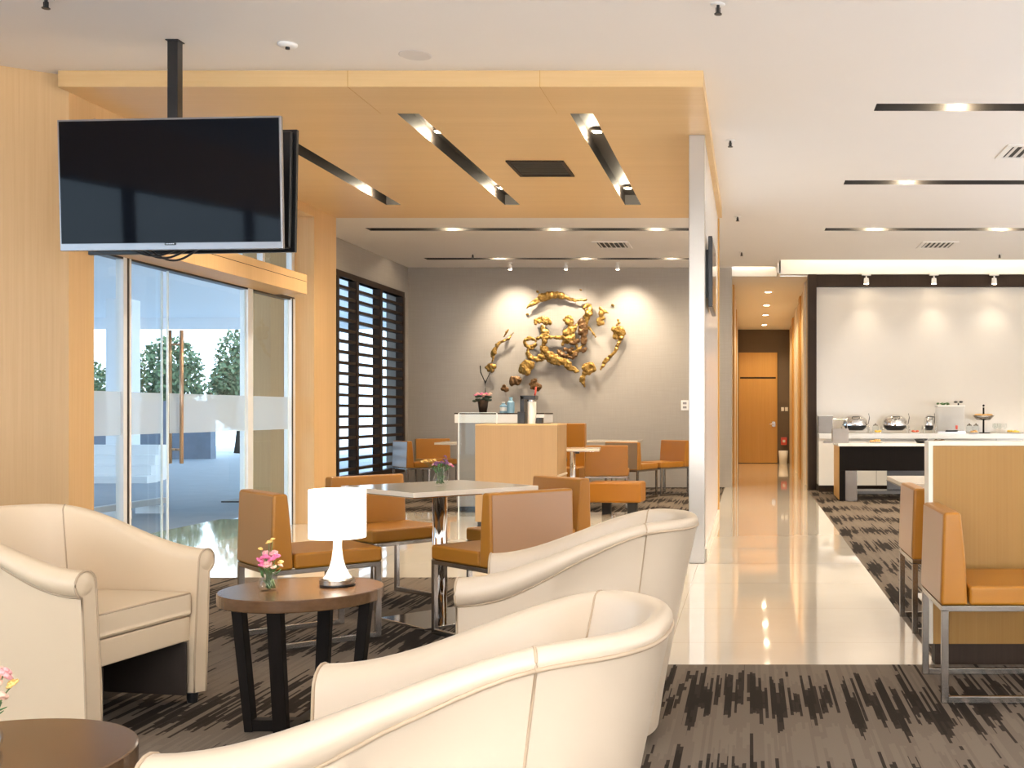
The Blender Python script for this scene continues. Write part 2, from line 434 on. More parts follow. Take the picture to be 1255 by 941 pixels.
# ceiling vents
def vent(x0, x1, y0, y1, z, label, dark):
    t = thing('ceiling_vent', label, 'vent', ((x0 + x1) / 2, (y0 + y1) / 2, z)); hx, hy = (x1 - x0) / 2, (y1 - y0) / 2
    fm = 'darkwood' if dark else 'ceiling'
    m = MB(); w = .05 if not dark else .03
    m.box(-hx, hx, -hy, -hy + w, -.012, -.0005).box(-hx, hx, hy - w, hy, -.012, -.0005).box(-hx, -hx + w, -hy + w, hy - w, -.012, -.0005).box(hx - w, hx, -hy + w, hy - w, -.012, -.0005)
    m.build('frame', fm, t)
    MB().box(-hx + w, hx - w, -hy + w, hy - w, -.003, -.0005).build('backing', 'blackmatte', t)
    s = MB(); n = 7 if dark else 6
    for k in range(n):
        x = -hx + w + (k + .5) * (2 * hx - 2 * w) / n
        if dark: 
            y = -hy + w + (k + .5) * (2 * hy - 2 * w) / n
            s.prism([(-hx + w, y - .02, -.003), (-hx + w, y - .016, -.003), (-hx + w, y + .006, -.011), (-hx + w, y + .002, -.011)], (2 * hx - 2 * w, 0, 0))
        else: s.prism([(x - .012, -hy + w, -.0035), (x - .006, -hy + w, -.0035), (x + .012, -hy + w, -.011), (x + .006, -hy + w, -.011)], (0, 2 * hy - 2 * w, 0))
    s.build('louvre', 'blackmatte' if dark else 'ceiling', t)
vent(-2.137, -1.63, 9.63, 10.25, ZS, 'dark square air vent in the timber ceiling', True)
vent(-2.14, -1.65, 14.9, 15.5, H, 'white air vent in ceiling above the far lounge', False)
vent(2.23, 2.75, 9.5, 10.02, H, 'white air vent cut by the right edge of the photo', False)
vent(2.34, 2.83, 14.9, 15.5, H, 'white air vent in ceiling before the buffet wall', False)

# sprinklers
def sprinkler(x, y, label):
    t = thing('sprinkler', label, 'sprinkler', (x, y, H), 0, 'ceiling sprinklers')
    MB().lathe([(0, -.006), (.035, -.006), (.042, -.001), (0, -.0005)]).build('rosette', 'white', t, smooth=True)
    MB().cyl((0, 0, -.05), .009, .044, 10).cyl((0, 0, -.058), .022, .004, 14).box(-.014, -.010, -.003, .003, -.056, -.02).box(.010, .014, -.003, .003, -.056, -.02).build('head', 'black', t)
for x, y, l in ((-.166, 9.36, 'ceiling sprinkler beside the near end of timber ceiling edge'), (-.144, 13.0, 'ceiling sprinkler just past the far corner of timber ceiling'),
                (-.118, 15.9, 'ceiling sprinkler nearest the corridor mouth'), (-4.05, 16.1, 'ceiling sprinkler in the far lounge near the louvred window'),
                (3.65, 16.1, 'ceiling sprinkler in front of cove above the buffet'), (-.18, 6.24, 'ceiling sprinkler at the very top of the photo'),
                (-3.93, 6.15, 'ceiling sprinkler at the top left corner of the photo')):
    sprinkler(x, y, l)
t = thing('smoke_detector', 'white smoke detector on ceiling right of the hanging pole', 'smoke detector', (-2.9, 6.91, H))
MB().lathe([(0, -.022), (.045, -.022), (.058, -.012), (.06, -.0005), (0, -.0005)]).build('body', 'white', t, smooth=True)
MB().cyl((.0, 0, -.034), .014, .012, 16).build('sensor', 'black', t)
t = thing('ceiling_speaker', 'round flat white speaker disc in ceiling', 'speaker', (-2.165, 7.13, H))
MB().lathe([(0, -.004), (.098, -.004), (.105, -.0005), (0, -.0005)], n=40).build('grille', plain('speaker_grey', (.66, .63, .61), .7), t)

# left side: timber wall, glass front, timber column, louvred window
m = MB()
m.prism([(XL, 7.57, 0), (-5.75, 6.80, 0), (-5.75, 7.1, 0), (-5.0, 7.86, 0), (XL, 7.86, 0)], (0, 0, H))
struct(m.build('wall_left', 'maple'))
struct(MB().box(-5.0, XL, 11.83, 12.46, 0, ZS + .05).box(XG - .1, XL, 7.86, 11.83, 3.30, ZS + .05).build('wall_left_column', 'maple'))
sbox('beam', 'maple', XG + .03, -4.55, 7.9, 11.32, 2.41, 2.61, bevel=.003)
struct(MB().box(XG + .031, -4.5485, 7.91, 11.30, 2.535, 2.54).build('trim_2', 'darkwood'))
# far left grey wall with window opening  Y 14.5..17.3, z .26..3.08
struct(MB().box(XW - .25, XW, 12.46, 14.45, 0, H).box(XW - .25, XW, 17.3, YB + .2, 0, H).box(XW - .25, XW, 14.45, 17.3, 3.08, H).box(XW - .25, XW, 14.45, 17.3, 0, .26)
       .build('wall_left_far', 'grey_wall'))
sbox('wall_left_return', 'maple', XW - .25, -5.001, 12.40, 12.459, -.03, H)
sbox('wall_back', 'grey_wall', XW - .25, -.287, YB, YB + .2, 0, H)
# louvred window
w = bpy.data.objects.new('window_1', None); COL.objects.link(w); w['kind'] = 'structure'
w['label'] = 'dark timber louvred window in the grey wall'
w.location = (XW, 15.9, .26)
f = MB(); f.box(-.08, .04, -1.45, 1.40, 2.74, 2.82).box(-.08, .04, -1.45, 1.40, 0, .08)
f.build('frame', 'darkwood', w)
for y in (-1.45, -.72, .26, 1.32):
    MB().box(-.075, .045, y, y + .085, .08, 2.74).build('post', 'darkwood', w)
n = 19; s = MB()
for k in range(n):
    z = .16 + k * (2.60 / (n - 1))
    s.box(-.05, .03, -1.40, 1.36, z - .02, z + .02)
s.build('slats', 'darkwood', w)
MB().box(-.235, -.225, -1.45, 1.40, 0, 2.82).build('pane', 'glass_out', w)

# sliding glass front
def pane(name, y0, y1, x, z0, z1, band, label):
    o = bpy.data.objects.new(name, None); COL.objects.link(o); o['kind'] = 'structure'; o['label'] = label; o.location = (x, y0, 0)
    MB().box(-.006, .006, 0, y1 - y0, z0, z1).build('pane', 'glass', o)
    if band: MB().box(.0065, .0085, 0.01, y1 - y0 - .01, 1.02, 1.36).build('frosted_band', 'frost', o)
    MB().box(-.007, .009, -.012, 0, z0, z1).box(-.007, .009, y1 - y0, y1 - y0 + .012, z0, z1).build('edge', 'glassedge', o)
    return o
pane('window_2', 7.90, 8.73, XG, .01, 2.40, True, 'fixed glass pane beside the timber wall')
d1 = pane('door_1', 8.72, 9.30, XG - .05, .01, 2.39, True, 'narrow glass pane left of the door handles')
d2 = pane('door_2', 9.31, 10.72, XG, .01, 2.39, True, 'glass door leaf with long vertical handle')
pane('window_3', 10.86, 11.72, XG, .01, 2.40, True, 'fixed glass pane beside the timber column')
for dx, z0, z1, y in ((.05, .76, 1.90, .13), (-.05, .76, 1.9, .13)):
    MB().tube([(dx, y, z0), (dx, y, z1)], .016, 12).tube([(0, y, z0 + .12), (dx, y, z0 + .12)], .01, 8).tube([(0, y, z1 - .12), (dx, y, z1 - .12)], .01, 8).build('handle', plain('bronze_bar', (.45, .33, .24), .3, .8), d2, smooth=True)
# frames
struct(MB().box(XG - .04, XG + .04, 11.73, 11.829, 0, 2.41).build('trim_3', 'alu'))
struct(MB().box(XG + .041, XG + .045, 11.735, 11.76, 0, 2.41).build('trim_4', 'black'))
struct(MB().box(XG - .05, XG + .03, 10.735, 10.845, 0, 2.41).build('trim_5', 'alu'))
struct(MB().box(XG - .03, XG + .03, 8.60, 8.65, 0, 2.41).box(XG - .03, XG + .03, 8.68, 8.71, 0, 2.41).build('trim_6', 'alu'))
struct(MB().box(XG - .032, XG + .032, 8.652, 8.678, 0, 2.41).build('trim_7', 'black'))
struct(MB().box(XG - .06, XG + .029, 7.86, 11.83, 2.395, 2.43).build('trim_8', 'black'))
# transom glass above the beam
o = bpy.data.objects.new('window_4', None); COL.objects.link(o); o['kind'] = 'structure'; o.location = (XG, 7.86, 2.61)
MB().box(-.006, .006, 0, 3.97, 0, .69).build('pane', 'glass', o)
MB().box(-.03, .03, 2.0, 2.04, 0, .69).box(-.03, .03, 3.2, 3.25, 0, .69).box(-.03, .03, 3.9, 3.97, 0, .69).box(-.03, .03, 0, 3.97, 0, .03).box(-.03, .03, 0, 3.97, .66, .69).build('frame', 'alu', o)

# steel post and stone-clad screen wall
struct(MB().box(-.484, -.358, 8.74, 8.86, 0, ZS).build('pillar', 'steel_post', bevel=.004))
struct(MB().box(-.465, -.362, 8.861, 12.44, 0, ZS).build('partition_wall', 'marble'))
struct(MB().box(-.43, -.345, 12.44, 12.56, 0, H - .12).build('trim_9', 'maple_door'))
sbox('baseboard_1', 'cream_edge', -.361, -.345, 8.861, 12.43, 0, .10)

# corridor
YE = 25.9
def sl(y): return 3.38 - .0289 * (y - 17.6)
sbox('wall_corridor_left', 'beige_wall', -.487, -.287, YB + .2, YE, 0, H)
struct(MB().box(-.50, -.2865, YB - .005, YB + .21, 0, H).build('wall_corridor_end', 'grey_wall'))
sbox('wall_corridor_right', 'beige_wall', .93, 1.13, 17.25, YE, 0, H)
sbox('wall_corridor_far', 'brown_wall', -.6, 1.2, YE, YE + .15, 0, H)
struct(MB().prism([(-.287, 17.62, sl(17.62)), (-.287, YE, sl(YE)), (.93, YE, sl(YE)), (.93, 17.62, sl(17.62))], (0, 0, .05)).build('ceiling_corridor', 'ceiling'))
for i, y in enumerate((18.2, 19.9, 21.6, 23.3)):
    struct(MB().box(.90, .9295, y, y + .55, 0, sl(y + .55)).build('trim_%d' % (10 + i), 'maple_door' if i % 2 else 'cream_edge'))
    struct(MB().box(-.2865, -.262, y + .3, y + .8, 0, sl(y + .8)).build('trim_%d' % (20 + i), 'maple_door' if i % 2 == 0 else 'cream_edge'))
d = bpy.data.objects.new('door_3', None); COL.objects.link(d); d['kind'] = 'structure'; d['label'] = 'honey timber door at the end of the corridor'; d.location = (.19, YE, 0)
MB().box(-.455, .455, -.045, -.001, .01, 2.60).build('leaf', 'maple_door', d, bevel=.003)
MB().box(-.42, .42, -.047, -.0455, 1.985, 2.025).build('groove', 'darkwood', d)
MB().box(.33, .41, -.075, -.046, .86, .98).tube([(.37, -.06, .92), (.37, -.1, .92), (.27, -.1, .92)], .012, 8).build('handle', 'steel', d)
for i, y in enumerate((19.5, 21.35, 22.97, 24.86)):
    t = thing('downlight', ['round downlight nearest the mouth of the corridor', 'second round downlight along the corridor ceiling', 'third round downlight along the corridor ceiling', 'round downlight nearest the honey timber door'][i], 'ceiling light', (.325, y, sl(y)), 0, 'corridor downlights')
    MB().lathe([(.055, -.004), (.075, -.006), (.082, -.0005), (.055, -.0005)]).build('rim', 'white', t, smooth=True)
    MB().cyl((0, 0, -.004), .055, .003, 24).build('bulb', 'bulb', t)
    light('corridor_lamp', 'SPOT', (.325, y, sl(y) - .03), 60, (1, .80, .52), .05, spot_size=R(140), spot_blend=.8)

# cove ledges with strip light
struct(MB().box(.45, 7, 17.0, 17.2, 3.33, 3.62).box(.40, .46, 16.7, 17.62, 3.51, 3.75).box(.45, 7, 16.66, 16.72, 3.511, 3.75).box(.45, 7, 16.66, 17.2, 3.70, 3.75).build('ceiling_drop', 'ceiling'))
struct(MB().box(-.287, .93, 17.60, 17.66, 3.37, 3.58).box(-.287, .45, 17.42, 17.66, 3.70, 3.75).box(-.287, .45, 17.42, 17.5, 3.511, 3.75).box(.425, .475, 17.0, 17.62, 3.35, 3.62).build('ceiling_drop_corridor', 'ceiling'))
t = tag(MB().box(.5, 6.9, 16.725, 16.745, 3.56, 3.59).build('led_strip', 'led'), 'glowing strip light hidden in the cove above buffet wall', 'strip light')
t = tag(MB().box(-.25, .38, 17.505, 17.52, 3.56, 3.585).build('led_strip', 'led'), 'glowing strip light in the cove over the corridor mouth', 'strip light')

# buffet wall: dark frame round a back-painted glass panel
YP = 17.12
struct(MB().box(.90, 1.03, 17.0, 17.26, 0, 3.329).box(1.03, 7, 17.04, 17.26, 3.14, 3.329).build('wall_back_frame', 'darkwood', bevel=.004))
sbox('wall_back_panel', 'panel', 1.03, 7, YP, 17.26, 0, 3.14)
for i, x in enumerate((1.79, 2.83, 3.755)):
    t = thing('track_spotlight', ['small white spotlight over the left chafing dish', 'small white spotlight over the middle of the buffet wall', 'small white spotlight nearest right edge of photo on buffet frame'][i], 'spotlight', (x, 16.93, 3.329), 0, 'spotlights on the buffet frame')
    MB().box(-.07, .07, -.03, .03, -.03, -.0).build('base', 'white', t, bevel=.004)
    MB().cyl((0, 0, -.07), .012, .042, 10).cyl((0, .0, -.16), .042, .09, 20, r2=.036).build('head', 'white', t)
    MB().cyl((0, 0, -.162), .034, .003, 16).build('bulb', 'bulb', t)
    light('wall_spot', 'SPOT', (x, 16.80, 3.329 - .19), 12, (1, .87, .68), .05, rot=(R(9), 0, 0), spot_size=R(80), spot_blend=1)

# art spotlights on the far lounge ceiling
for i, x in enumerate((-3.70, -2.84, -2.04)):
    t = thing('track_spotlight', ['small ceiling spotlight nearest louvred window, aimed at the gold sculpture', 'middle small ceiling spotlight aimed at the gold sculpture', 'small ceiling spotlight nearest steel post, aimed at the gold sculpture'][i], 'spotlight', (x, 17.0, H), 0, 'spotlights over the gold sculpture')
    MB().cyl((0, 0, -.012), .035, .0115, 16).cyl((0, 0, -.05), .01, .04, 8).cyl((0, 0, -.11), .03, .07, 16).build('head', 'white', t)
    MB().cyl((0, 0, -.112), .025, .003, 16).build('bulb', 'bulb', t)
for x, e in ((-3.72, 80), (-2.82, 60), (-1.93, 80)):
    light('art_spot', 'SPOT', (x, 16.9, H - .13), e, (1, .86, .68), .03, rot=(R(38), 0, 0), spot_size=R(84), spot_blend=1)

# switches
t = thing('wall_switch', 'white double switch plate on grey wall beside steel post', 'switch', (-1.04, YB, 1.31))
MB().box(-.06, .06, -.012, 0, -.08, .08).build('plate', 'white', t, bevel=.003); MB().box(-.03, .03, -.016, -.012, .015, .05).box(-.03, .03, -.016, -.012, -.05, -.015).build('rocker', 'greystone', t)
for x, l in ((.77, 'small white switch beside corridor door, on the door side'), (.86, 'small white switch beside corridor door, on the wall side')):
    t = thing('wall_switch', l, 'switch', (x, YE, 1.27)); MB().box(-.033, .033, -.012, 0, -.045, .045).build('plate', 'white', t, bevel=.003); MB().box(-.012, .012, -.017, -.012, -.02, .02).build('rocker', 'white', t)
t = thing('waste_bin', 'small white bin on corridor floor right of the honey door', 'bin', (.78, 25.72, 0))
MB().lathe([(0, 0), (.09, 0), (.11, .3), (.10, .3), (.085, .01), (0, .01)], n=24).build('body', 'white', t, smooth=True)
t = thing('fire_box', 'small orange-red box on the wall above the white bin', 'alarm box', (.80, YE, .52))
MB().box(-.07, .07, -.06, 0, -.09, .09).build('case', 'red', t, bevel=.005); MB().box(-.03, .03, -.064, -.0605, -.03, .03).build('window', 'cream_edge', t)

# rest of the shell behind and beside the camera
sbox('wall_right', 'white', 6.6, 6.8, -3.6, 17.4, 0, H)
struct(MB().box(-6.2, 6.8, -3.8, -3.6, 0, .25).box(-6.2, 6.8, -3.8, -3.6, 3.1, H).box(-6.2, -4.6, -3.8, -3.6, .25, 3.1).box(4.6, 6.8, -3.8, -3.6, .25, 3.1).box(-.15, .15, -3.8, -3.6, .25, 3.1).build('wall_front', 'white'))
sbox('sky_block_1', 'white', -4.6, -.15, -3.72, -3.68, .25, 3.1)  # opaque panel added to keep sky light out of the rear opening
sbox('sky_block_2', 'white', .15, 4.6, -3.72, -3.68, .25, 3.1)  # second added panel, shutting out sky light on the other side
struct(MB().box(-5.95, -5.75, -3.8, .2, 0, H).box(-5.95, -5.75, 5.6, 6.85, 0, H).box(-5.95, -5.75, .2, 5.6, 0, .25).box(-5.95, -5.75, .2, 5.6, 2.95, H).build('wall_left_near', 'maple'))
struct(MB().box(-5.86, -5.84, .2, 5.6, .25, 2.95).build('window_7', 'glass'))
struct(MB().box(-5.88, -5.82, 1.95, 2.05, .25, 2.95).box(-5.88, -5.82, 3.75, 3.85, .25, 2.95).build('trim_30', 'black'))
# ------------------------------------------------------------------ tub armchairs (front = +X)
def armchair(name, label, loc, rz, mat):
    t = thing(name, label, 'armchair', loc, rz, 'pale leather armchairs')
    a0, b0, a1, b1 = .28, .325, .425, .345
    st = []
    NS, NC = 9, 30
    for i in range(NS): st.append(('s', .40 - .40 * i / NS, 1))
    for i in range(NC + 1): st.append(('c', PI / 2 + PI * i / NC, 0))
    for i in range(NS): st.append(('s', 0 + .40 * (i + 1) / NS, -1))
    N = len(st); kseam = NS + 5
    def section(i):
        kind, v, sg = st[i]
        if kind == 's': P0 = Vector((v, sg * b0, 0)); P1 = Vector((v, sg * b1, 0)); n = Vector((0, sg, 0)); bk = 0
        else:
            c, s = math.cos(v), math.sin(v); q = 2 / 2.5
            cx, sx = math.copysign(abs(c) ** q, c), math.copysign(abs(s) ** q, s)
            P0 = Vector((a0 * cx, b0 * sx, 0)); P1 = Vector((a1 * cx, b1 * sx, 0)); bk = max(0, -c)
            n = Vector((math.copysign(abs(cx) ** 1.5, c) / a1, math.copysign(abs(sx) ** 1.5, s) / b1, 0)).normalized()
        j = min(i, N - 1 - i); u = min(1, j / kseam); w = max(0, (j - kseam) / ((N - 1) / 2 - kseam)); e = max(0, (.40 - P1.x) / .86)
        Hh = .632 + .183 * min(1, e / .84) ** 2 * (3 - 2 * min(1, e / .84))
        g = max(0, (u - .15) / .85); g = g * g * (3 - 2 * g); r = .049 - .026 * g; ov = .030 * (1 - g) + .003
        th = .072 + .02 * u
        pts = []; zb = .04; aj = math.acos((r - ov) / r); zt = Hh - r - r * math.sin(aj)
        for k in range(7):
            f = k / 6; q = f ** 1.15
            pts.append(P0.lerp(P1, q) + Vector((0, 0, zb + (zt - zb) * f)))
        C = P1 - n * (r - ov) + Vector((0, 0, Hh - r))
        for k in range(13):
            a = -aj + .03 + (PI + aj - .03) * k / 12
            pts.append(C + n * (r * math.cos(a)) + Vector((0, 0, r * math.sin(a))))
        inner0 = P0 - n * th
        innT = C - n * r; innT.z = 0
        for k in range(1, 8):
            f = k / 7
            z = (Hh - r) * (1 - f) + .05 * f
            pts.append(innT.lerp(inner0, min(1, f * 1.35)) + Vector((0, 0, z)))
        return pts, C, n, r, P1 + n * .002 + Vector((0, 0, zt))
    secs = [section(i) for i in range(N)]
    def strip(i0, i1, nm, m):
        mb = MB(); rings = [[mb.bm.verts.new(p) for p in secs[i][0]] for i in range(i0, i1 + 1)]
        L = len(rings[0])
        for a, b in zip(rings, rings[1:]):
            for k in range(L): mb.bm.faces.new((a[k], a[(k + 1) % L], b[(k + 1) % L], b[k]))
        mb.bm.faces.new(rings[0]); mb.bm.faces.new(rings[-1][::-1])
        o = mb.build(nm, m, t, smooth=False)
        for p in o.data.polygons: p.use_smooth = len(p.vertices) == 4
        e = o.modifiers.new('e', 'EDGE_SPLIT'); e.split_angle = R(60)
        return o
    arms = [strip(0, kseam, 'armrest', mat), strip(N - 1 - kseam, N - 1, 'armrest', mat)]
    back = strip(kseam, N - 1 - kseam, 'backrest', mat)
    for i in (kseam, N - 1 - kseam):
        MB().tube([p for p in secs[i][0]][3:25], .0028, 6).build('seam', 'piping', back, smooth=True)
    # piping under the roll and round each arm front
    def pipe_at(i):
        return secs[i][4]
    for o, (i0, i1) in zip(arms + [back], ((0, kseam), (N - 1 - kseam, N - 1), (kseam, N - 1 - kseam))):
        MB().tube([pipe_at(i) for i in range(i0, i1 + 1)], .0045, 6).build('piping', 'piping', o, smooth=True)
    for o, i in zip(arms, (0, N - 1)):
        MB().tube([p + Vector((.001, 0, 0)) for p in secs[i][0]], .0042, 6).build('piping', 'piping', o, smooth=True)
        o2 = MB(); C, n, r = secs[i][1:4]
        o2.lathe([(0, .006), (r * .55, .005), (r * .8, .0)], n=20)
        bmesh.ops.rotate(o2.bm, cent=(0, 0, 0), matrix=Matrix.Rotation(PI / 2, 3, 'Y'), verts=o2.bm.verts[:])
        bmesh.ops.translate(o2.bm, vec=C, verts=o2.bm.verts[:])
        o2.build('end_cap', mat, o, smooth=True)
    c = MB().box(-.20, .385, -.262, .262, .365, .462)
    bmesh.ops.subdivide_edges(c.bm, edges=c.bm.edges[:], cuts=6, use_grid_fill=True)
    for v in c.bm.verts:
        if v.co.z > .46: v.co.z += .018 * (1 - (v.co.y / .262) ** 2) * (1 - ((v.co.x - .09) / .30) ** 2)
    c.build('seat_cushion', mat, t, bevel=.022, seg=3)
    MB().tube([(.381, -.25, .457), (.384, 0, .460), (.381, .25, .457)], .004, 6).build('seam', 'piping', [k for k in kids(t) if k.name.startswith('seat_cushion')][0], smooth=True)
    MB().box(-.16, .375, -.262, .262, .262, .362).build('front_rail', mat, t, bevel=.006)
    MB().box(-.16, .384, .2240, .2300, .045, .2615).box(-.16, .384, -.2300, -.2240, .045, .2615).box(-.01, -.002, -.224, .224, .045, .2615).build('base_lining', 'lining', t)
    for x, y in ((.36, .295), (.36, -.295), (-.20, .17), (-.20, -.17)):
        MB().cyl((x, y, 0), .02, .041, 16, r2=.024).build('foot', 'black', t)
    return t
armchair('tub_armchair', 'cream tub armchair on left facing the round table, seat and open front visible', (-2.715, 4.335, 0), R(-10), 'cream')
armchair('tub_armchair', 'pale tub armchair between the orange chairs and the nearest armchair', (-.622, 4.13, 0), R(183.5), 'cream2')
armchair('tub_armchair', 'nearest pale tub armchair, cut by the bottom edge of the photo', (-.58, 2.135, 0), R(177), 'cream2')

# ------------------------------------------------------------------ dining chairs (front = +X)
def dining_chair(name, label, loc, rz, group, back='orange', seat='orange', panel='backpanel'):
    t = thing(name, label, 'chair', loc, rz, group)
    MB().box(-.17, .29, -.262, .262, .402, .482).build('seat', seat, t, bevel=.014, seg=3)
    # backrest block with tapering profile
    b = MB().prism([(-.288, -.265, .402), (-.176, -.265, .402), (-.186, -.265, .60), (-.205, -.265, .787), (-.276, -.265, .787)], (0, .53, 0))
    bo = b.build('backrest', back, t, bevel=.014, seg=3)
    MB().prism([(-.2885, -.252, .414), (-.2905, -.252, .414), (-.2785, -.252, .776), (-.2765, -.252, .776)], (0, .504, 0)).build('back_panel', panel, bo, bevel=.0008)
    for sy in (-1, 1):
        y = sy * .25
        MB().box(.255, .285, y - .012, y + .012, .0, .385).build('leg', 'steel', t, bevel=.002)
        MB().box(-.285, -.255, y - .012, y + .012, .0, .385).build('leg', 'steel', t, bevel=.002)
        MB().box(-.255, .255, y - .012, y + .012, .0, .028).build('runner', 'steel', t, bevel=.002)
    MB().box(-.285, .285, -.262, -.238, .378, .4015).box(-.285, .285, .238, .262, .378, .4015).box(-.285, -.26, -.238, .238, .378, .4015).box(.26, .285, -.238, .238, .378, .4015).build('seat_frame', 'steel', t, bevel=.002)
    return t
GC = 'orange chairs round the near dining table'
A = dining_chair('dining_chair', 'orange leather chair behind the lamp, its pale back to the glass doors', (-2.356, 5.893, 0), R(42), GC)
def chair(label, x, y, deg, group): return copy_tree(A, (x, y, 0), R(deg), label, group)
chair('orange leather chair at left of white table, facing the camera beside timber column', -2.33, 7.05, -40, GC)
chair('orange leather chair right of the white table, its tan back towards the camera', -1.34, 5.967, 137, GC)
chair('orange leather chair half hidden behind the tan-backed chair, right of white table', -1.38, 6.88, 225, GC)
GB = 'orange chairs by the oak partition on the right'
chair('nearest orange leather chair in front of the oak partition at right', 1.075, 4.80, 0, GB)
chair('orange leather chair behind the oak partition, beside white table corner', 1.165, 6.22, 0, GB)
GL = 'orange chairs in the far lounge'
G = dining_chair('dining_chair', 'orange chair in far lounge seen from behind, right of the oak cabinet', (-1.80, 13.95, 0), R(94), GL, panel='orange')
bc = dining_chair('dining_chair', 'shade-painted chair in far lounge, turned to the table under the sculpture', (-1.66, 15.45, 0), R(66), GL, panel='shaded_back')
copy_tree(G, (-1.27, 16.1, 0), R(228), 'orange chair in far lounge facing left, half behind the steel post')
copy_tree(G, (-4.86, 17.05, 0), R(-62), 'orange chair beside louvred window seen from its front, near table in far left corner')
pc = dining_chair('dining_chair', 'painted-sheen chair closest to the louvred window in the far left corner', (-4.83, 16.05, 0), R(40), GL, panel='daylit_back')

# ------------------------------------------------------------------ tables
def dining_table(label, loc, rz, ped=True, s=.40, group='square white tables'):
    t = thing('dining_table', label, 'table', loc, rz, group)
    MB().box(-s, s, -s, s, .748, .775).build('tabletop', 'tabletop', t, bevel=.003)
    MB().box(-s - .003, s + .003, -s - .003, s + .003, .744, .7475).build('edge_band', 'chrome', t)
    MB().cyl((0, 0, .018), .042, .727, 28).build('column', 'chrome', t, smooth=True)
    MB().box(-.24, .24, -.24, .24, 0, .018).build('base', 'chrome', t, bevel=.003)
    MB().box(.06, .12, -s - .012, -s + .04, .722, .7435).build('latch', 'black', t, bevel=.003)
    return t
T1 = dining_table('square white table with chrome column among the orange chairs', (-1.79, 6.36, 0), R(47))
def table(label, x, y, deg): return copy_tree(T1, (x, y, 0), R(deg), label)
table('white table top showing behind the oak partition at right', 1.315, 6.96, 0)
table('white table in the far lounge under the gold sculpture', -2.05, 16.6, 0)
table('white table in the far left corner by louvred window', -4.02, 15.75, 4)
ct = table('white table beside the booth seat behind the oak cabinet', -2.09, 13.0, 6); ct.scale = (.8, .8, 1)

def side_table(label, loc, rz):
    t = thing('side_table', label, 'side table', loc, rz, 'round dark side tables')
    r = .293
    MB().lathe([(0, .492), (r - .003, .492), (r, .495), (r, .533), (r - .003, .536), (0, .536)], n=72).build('tabletop', 'walnut', t, bevel=.0)
    tp = [k for k in kids(t)][0]
    for p in tp.data.polygons: p.use_smooth = False
    for k in range(4):
        a = R(-89 + 90 * k); c, s = math.cos(a), math.sin(a)
        u = Vector((c, s, 0)); v = Vector((-s, c, 0))
        def P(rad, w, z): return u * rad + v * w + Vector((0, 0, z))
        m = MB()
        m.prism([P(.262, -.027, .4915), P(.222, -.027, .4915), P(.175, -.023, .0), P(.207, -.023, .0)], v * .05)
        m.build('leg', 'espresso', t, bevel=.002)
    for k in range(2):
        a = R(-89 + 90 * k); c, s = math.cos(a), math.sin(a); u = Vector((c, s, 0)); v = Vector((-s, c, 0))
        z0 = .001 + .0005 * k
        m = MB().prism([u * .19 + v * -.022 + Vector((0, 0, z0)), u * .19 + v * .022 + Vector((0, 0, z0)), u * -.19 + v * .022 + Vector((0, 0, z0)), u * -.19 + v * -.022 + Vector((0, 0, z0))], (0, 0, .042))
        m.build('stretcher', 'espresso', t)
    return t
ST = side_table('round dark wood side table carrying the lit lamp', (-1.69, 4.16, 0), R(0))
copy_tree(ST, (-1.50, 2.10, 0), R(20), 'round dark wood side table cut by the bottom left corner')

# lamp
t = thing('table_lamp', 'lit white table lamp with drum shade on the round side table', 'lamp', (-1.578, 4.215, .536))
MB().lathe([(0, 0), (.060, 0), (.065, .004), (.065, .010), (0, .010)], n=40).build('base', 'black', t, smooth=False)
MB().lathe([(0, .010), (.065, .010), (.065, .026), (.058, .032), (0, .032)], n=40).build('collar', 'steel', t, smooth=False)
MB().lathe([(.052, .032), (.044, .042), (.030, .070), (.021, .105), (.016, .145), (.0145, .185), (0, .185)], n=36).build('stem', 'porcelain', t, smooth=True)
MB().lathe([(.104, .185), (.104, .369), (.1025, .369), (.1025, .185), (.104, .185)], n=56).build('lamp_shade', 'shade', t, smooth=False)
light('lamp_bulb', 'POINT', (-1.578, 4.215, .536 + .27), 9, (1, .84, .62), .04)

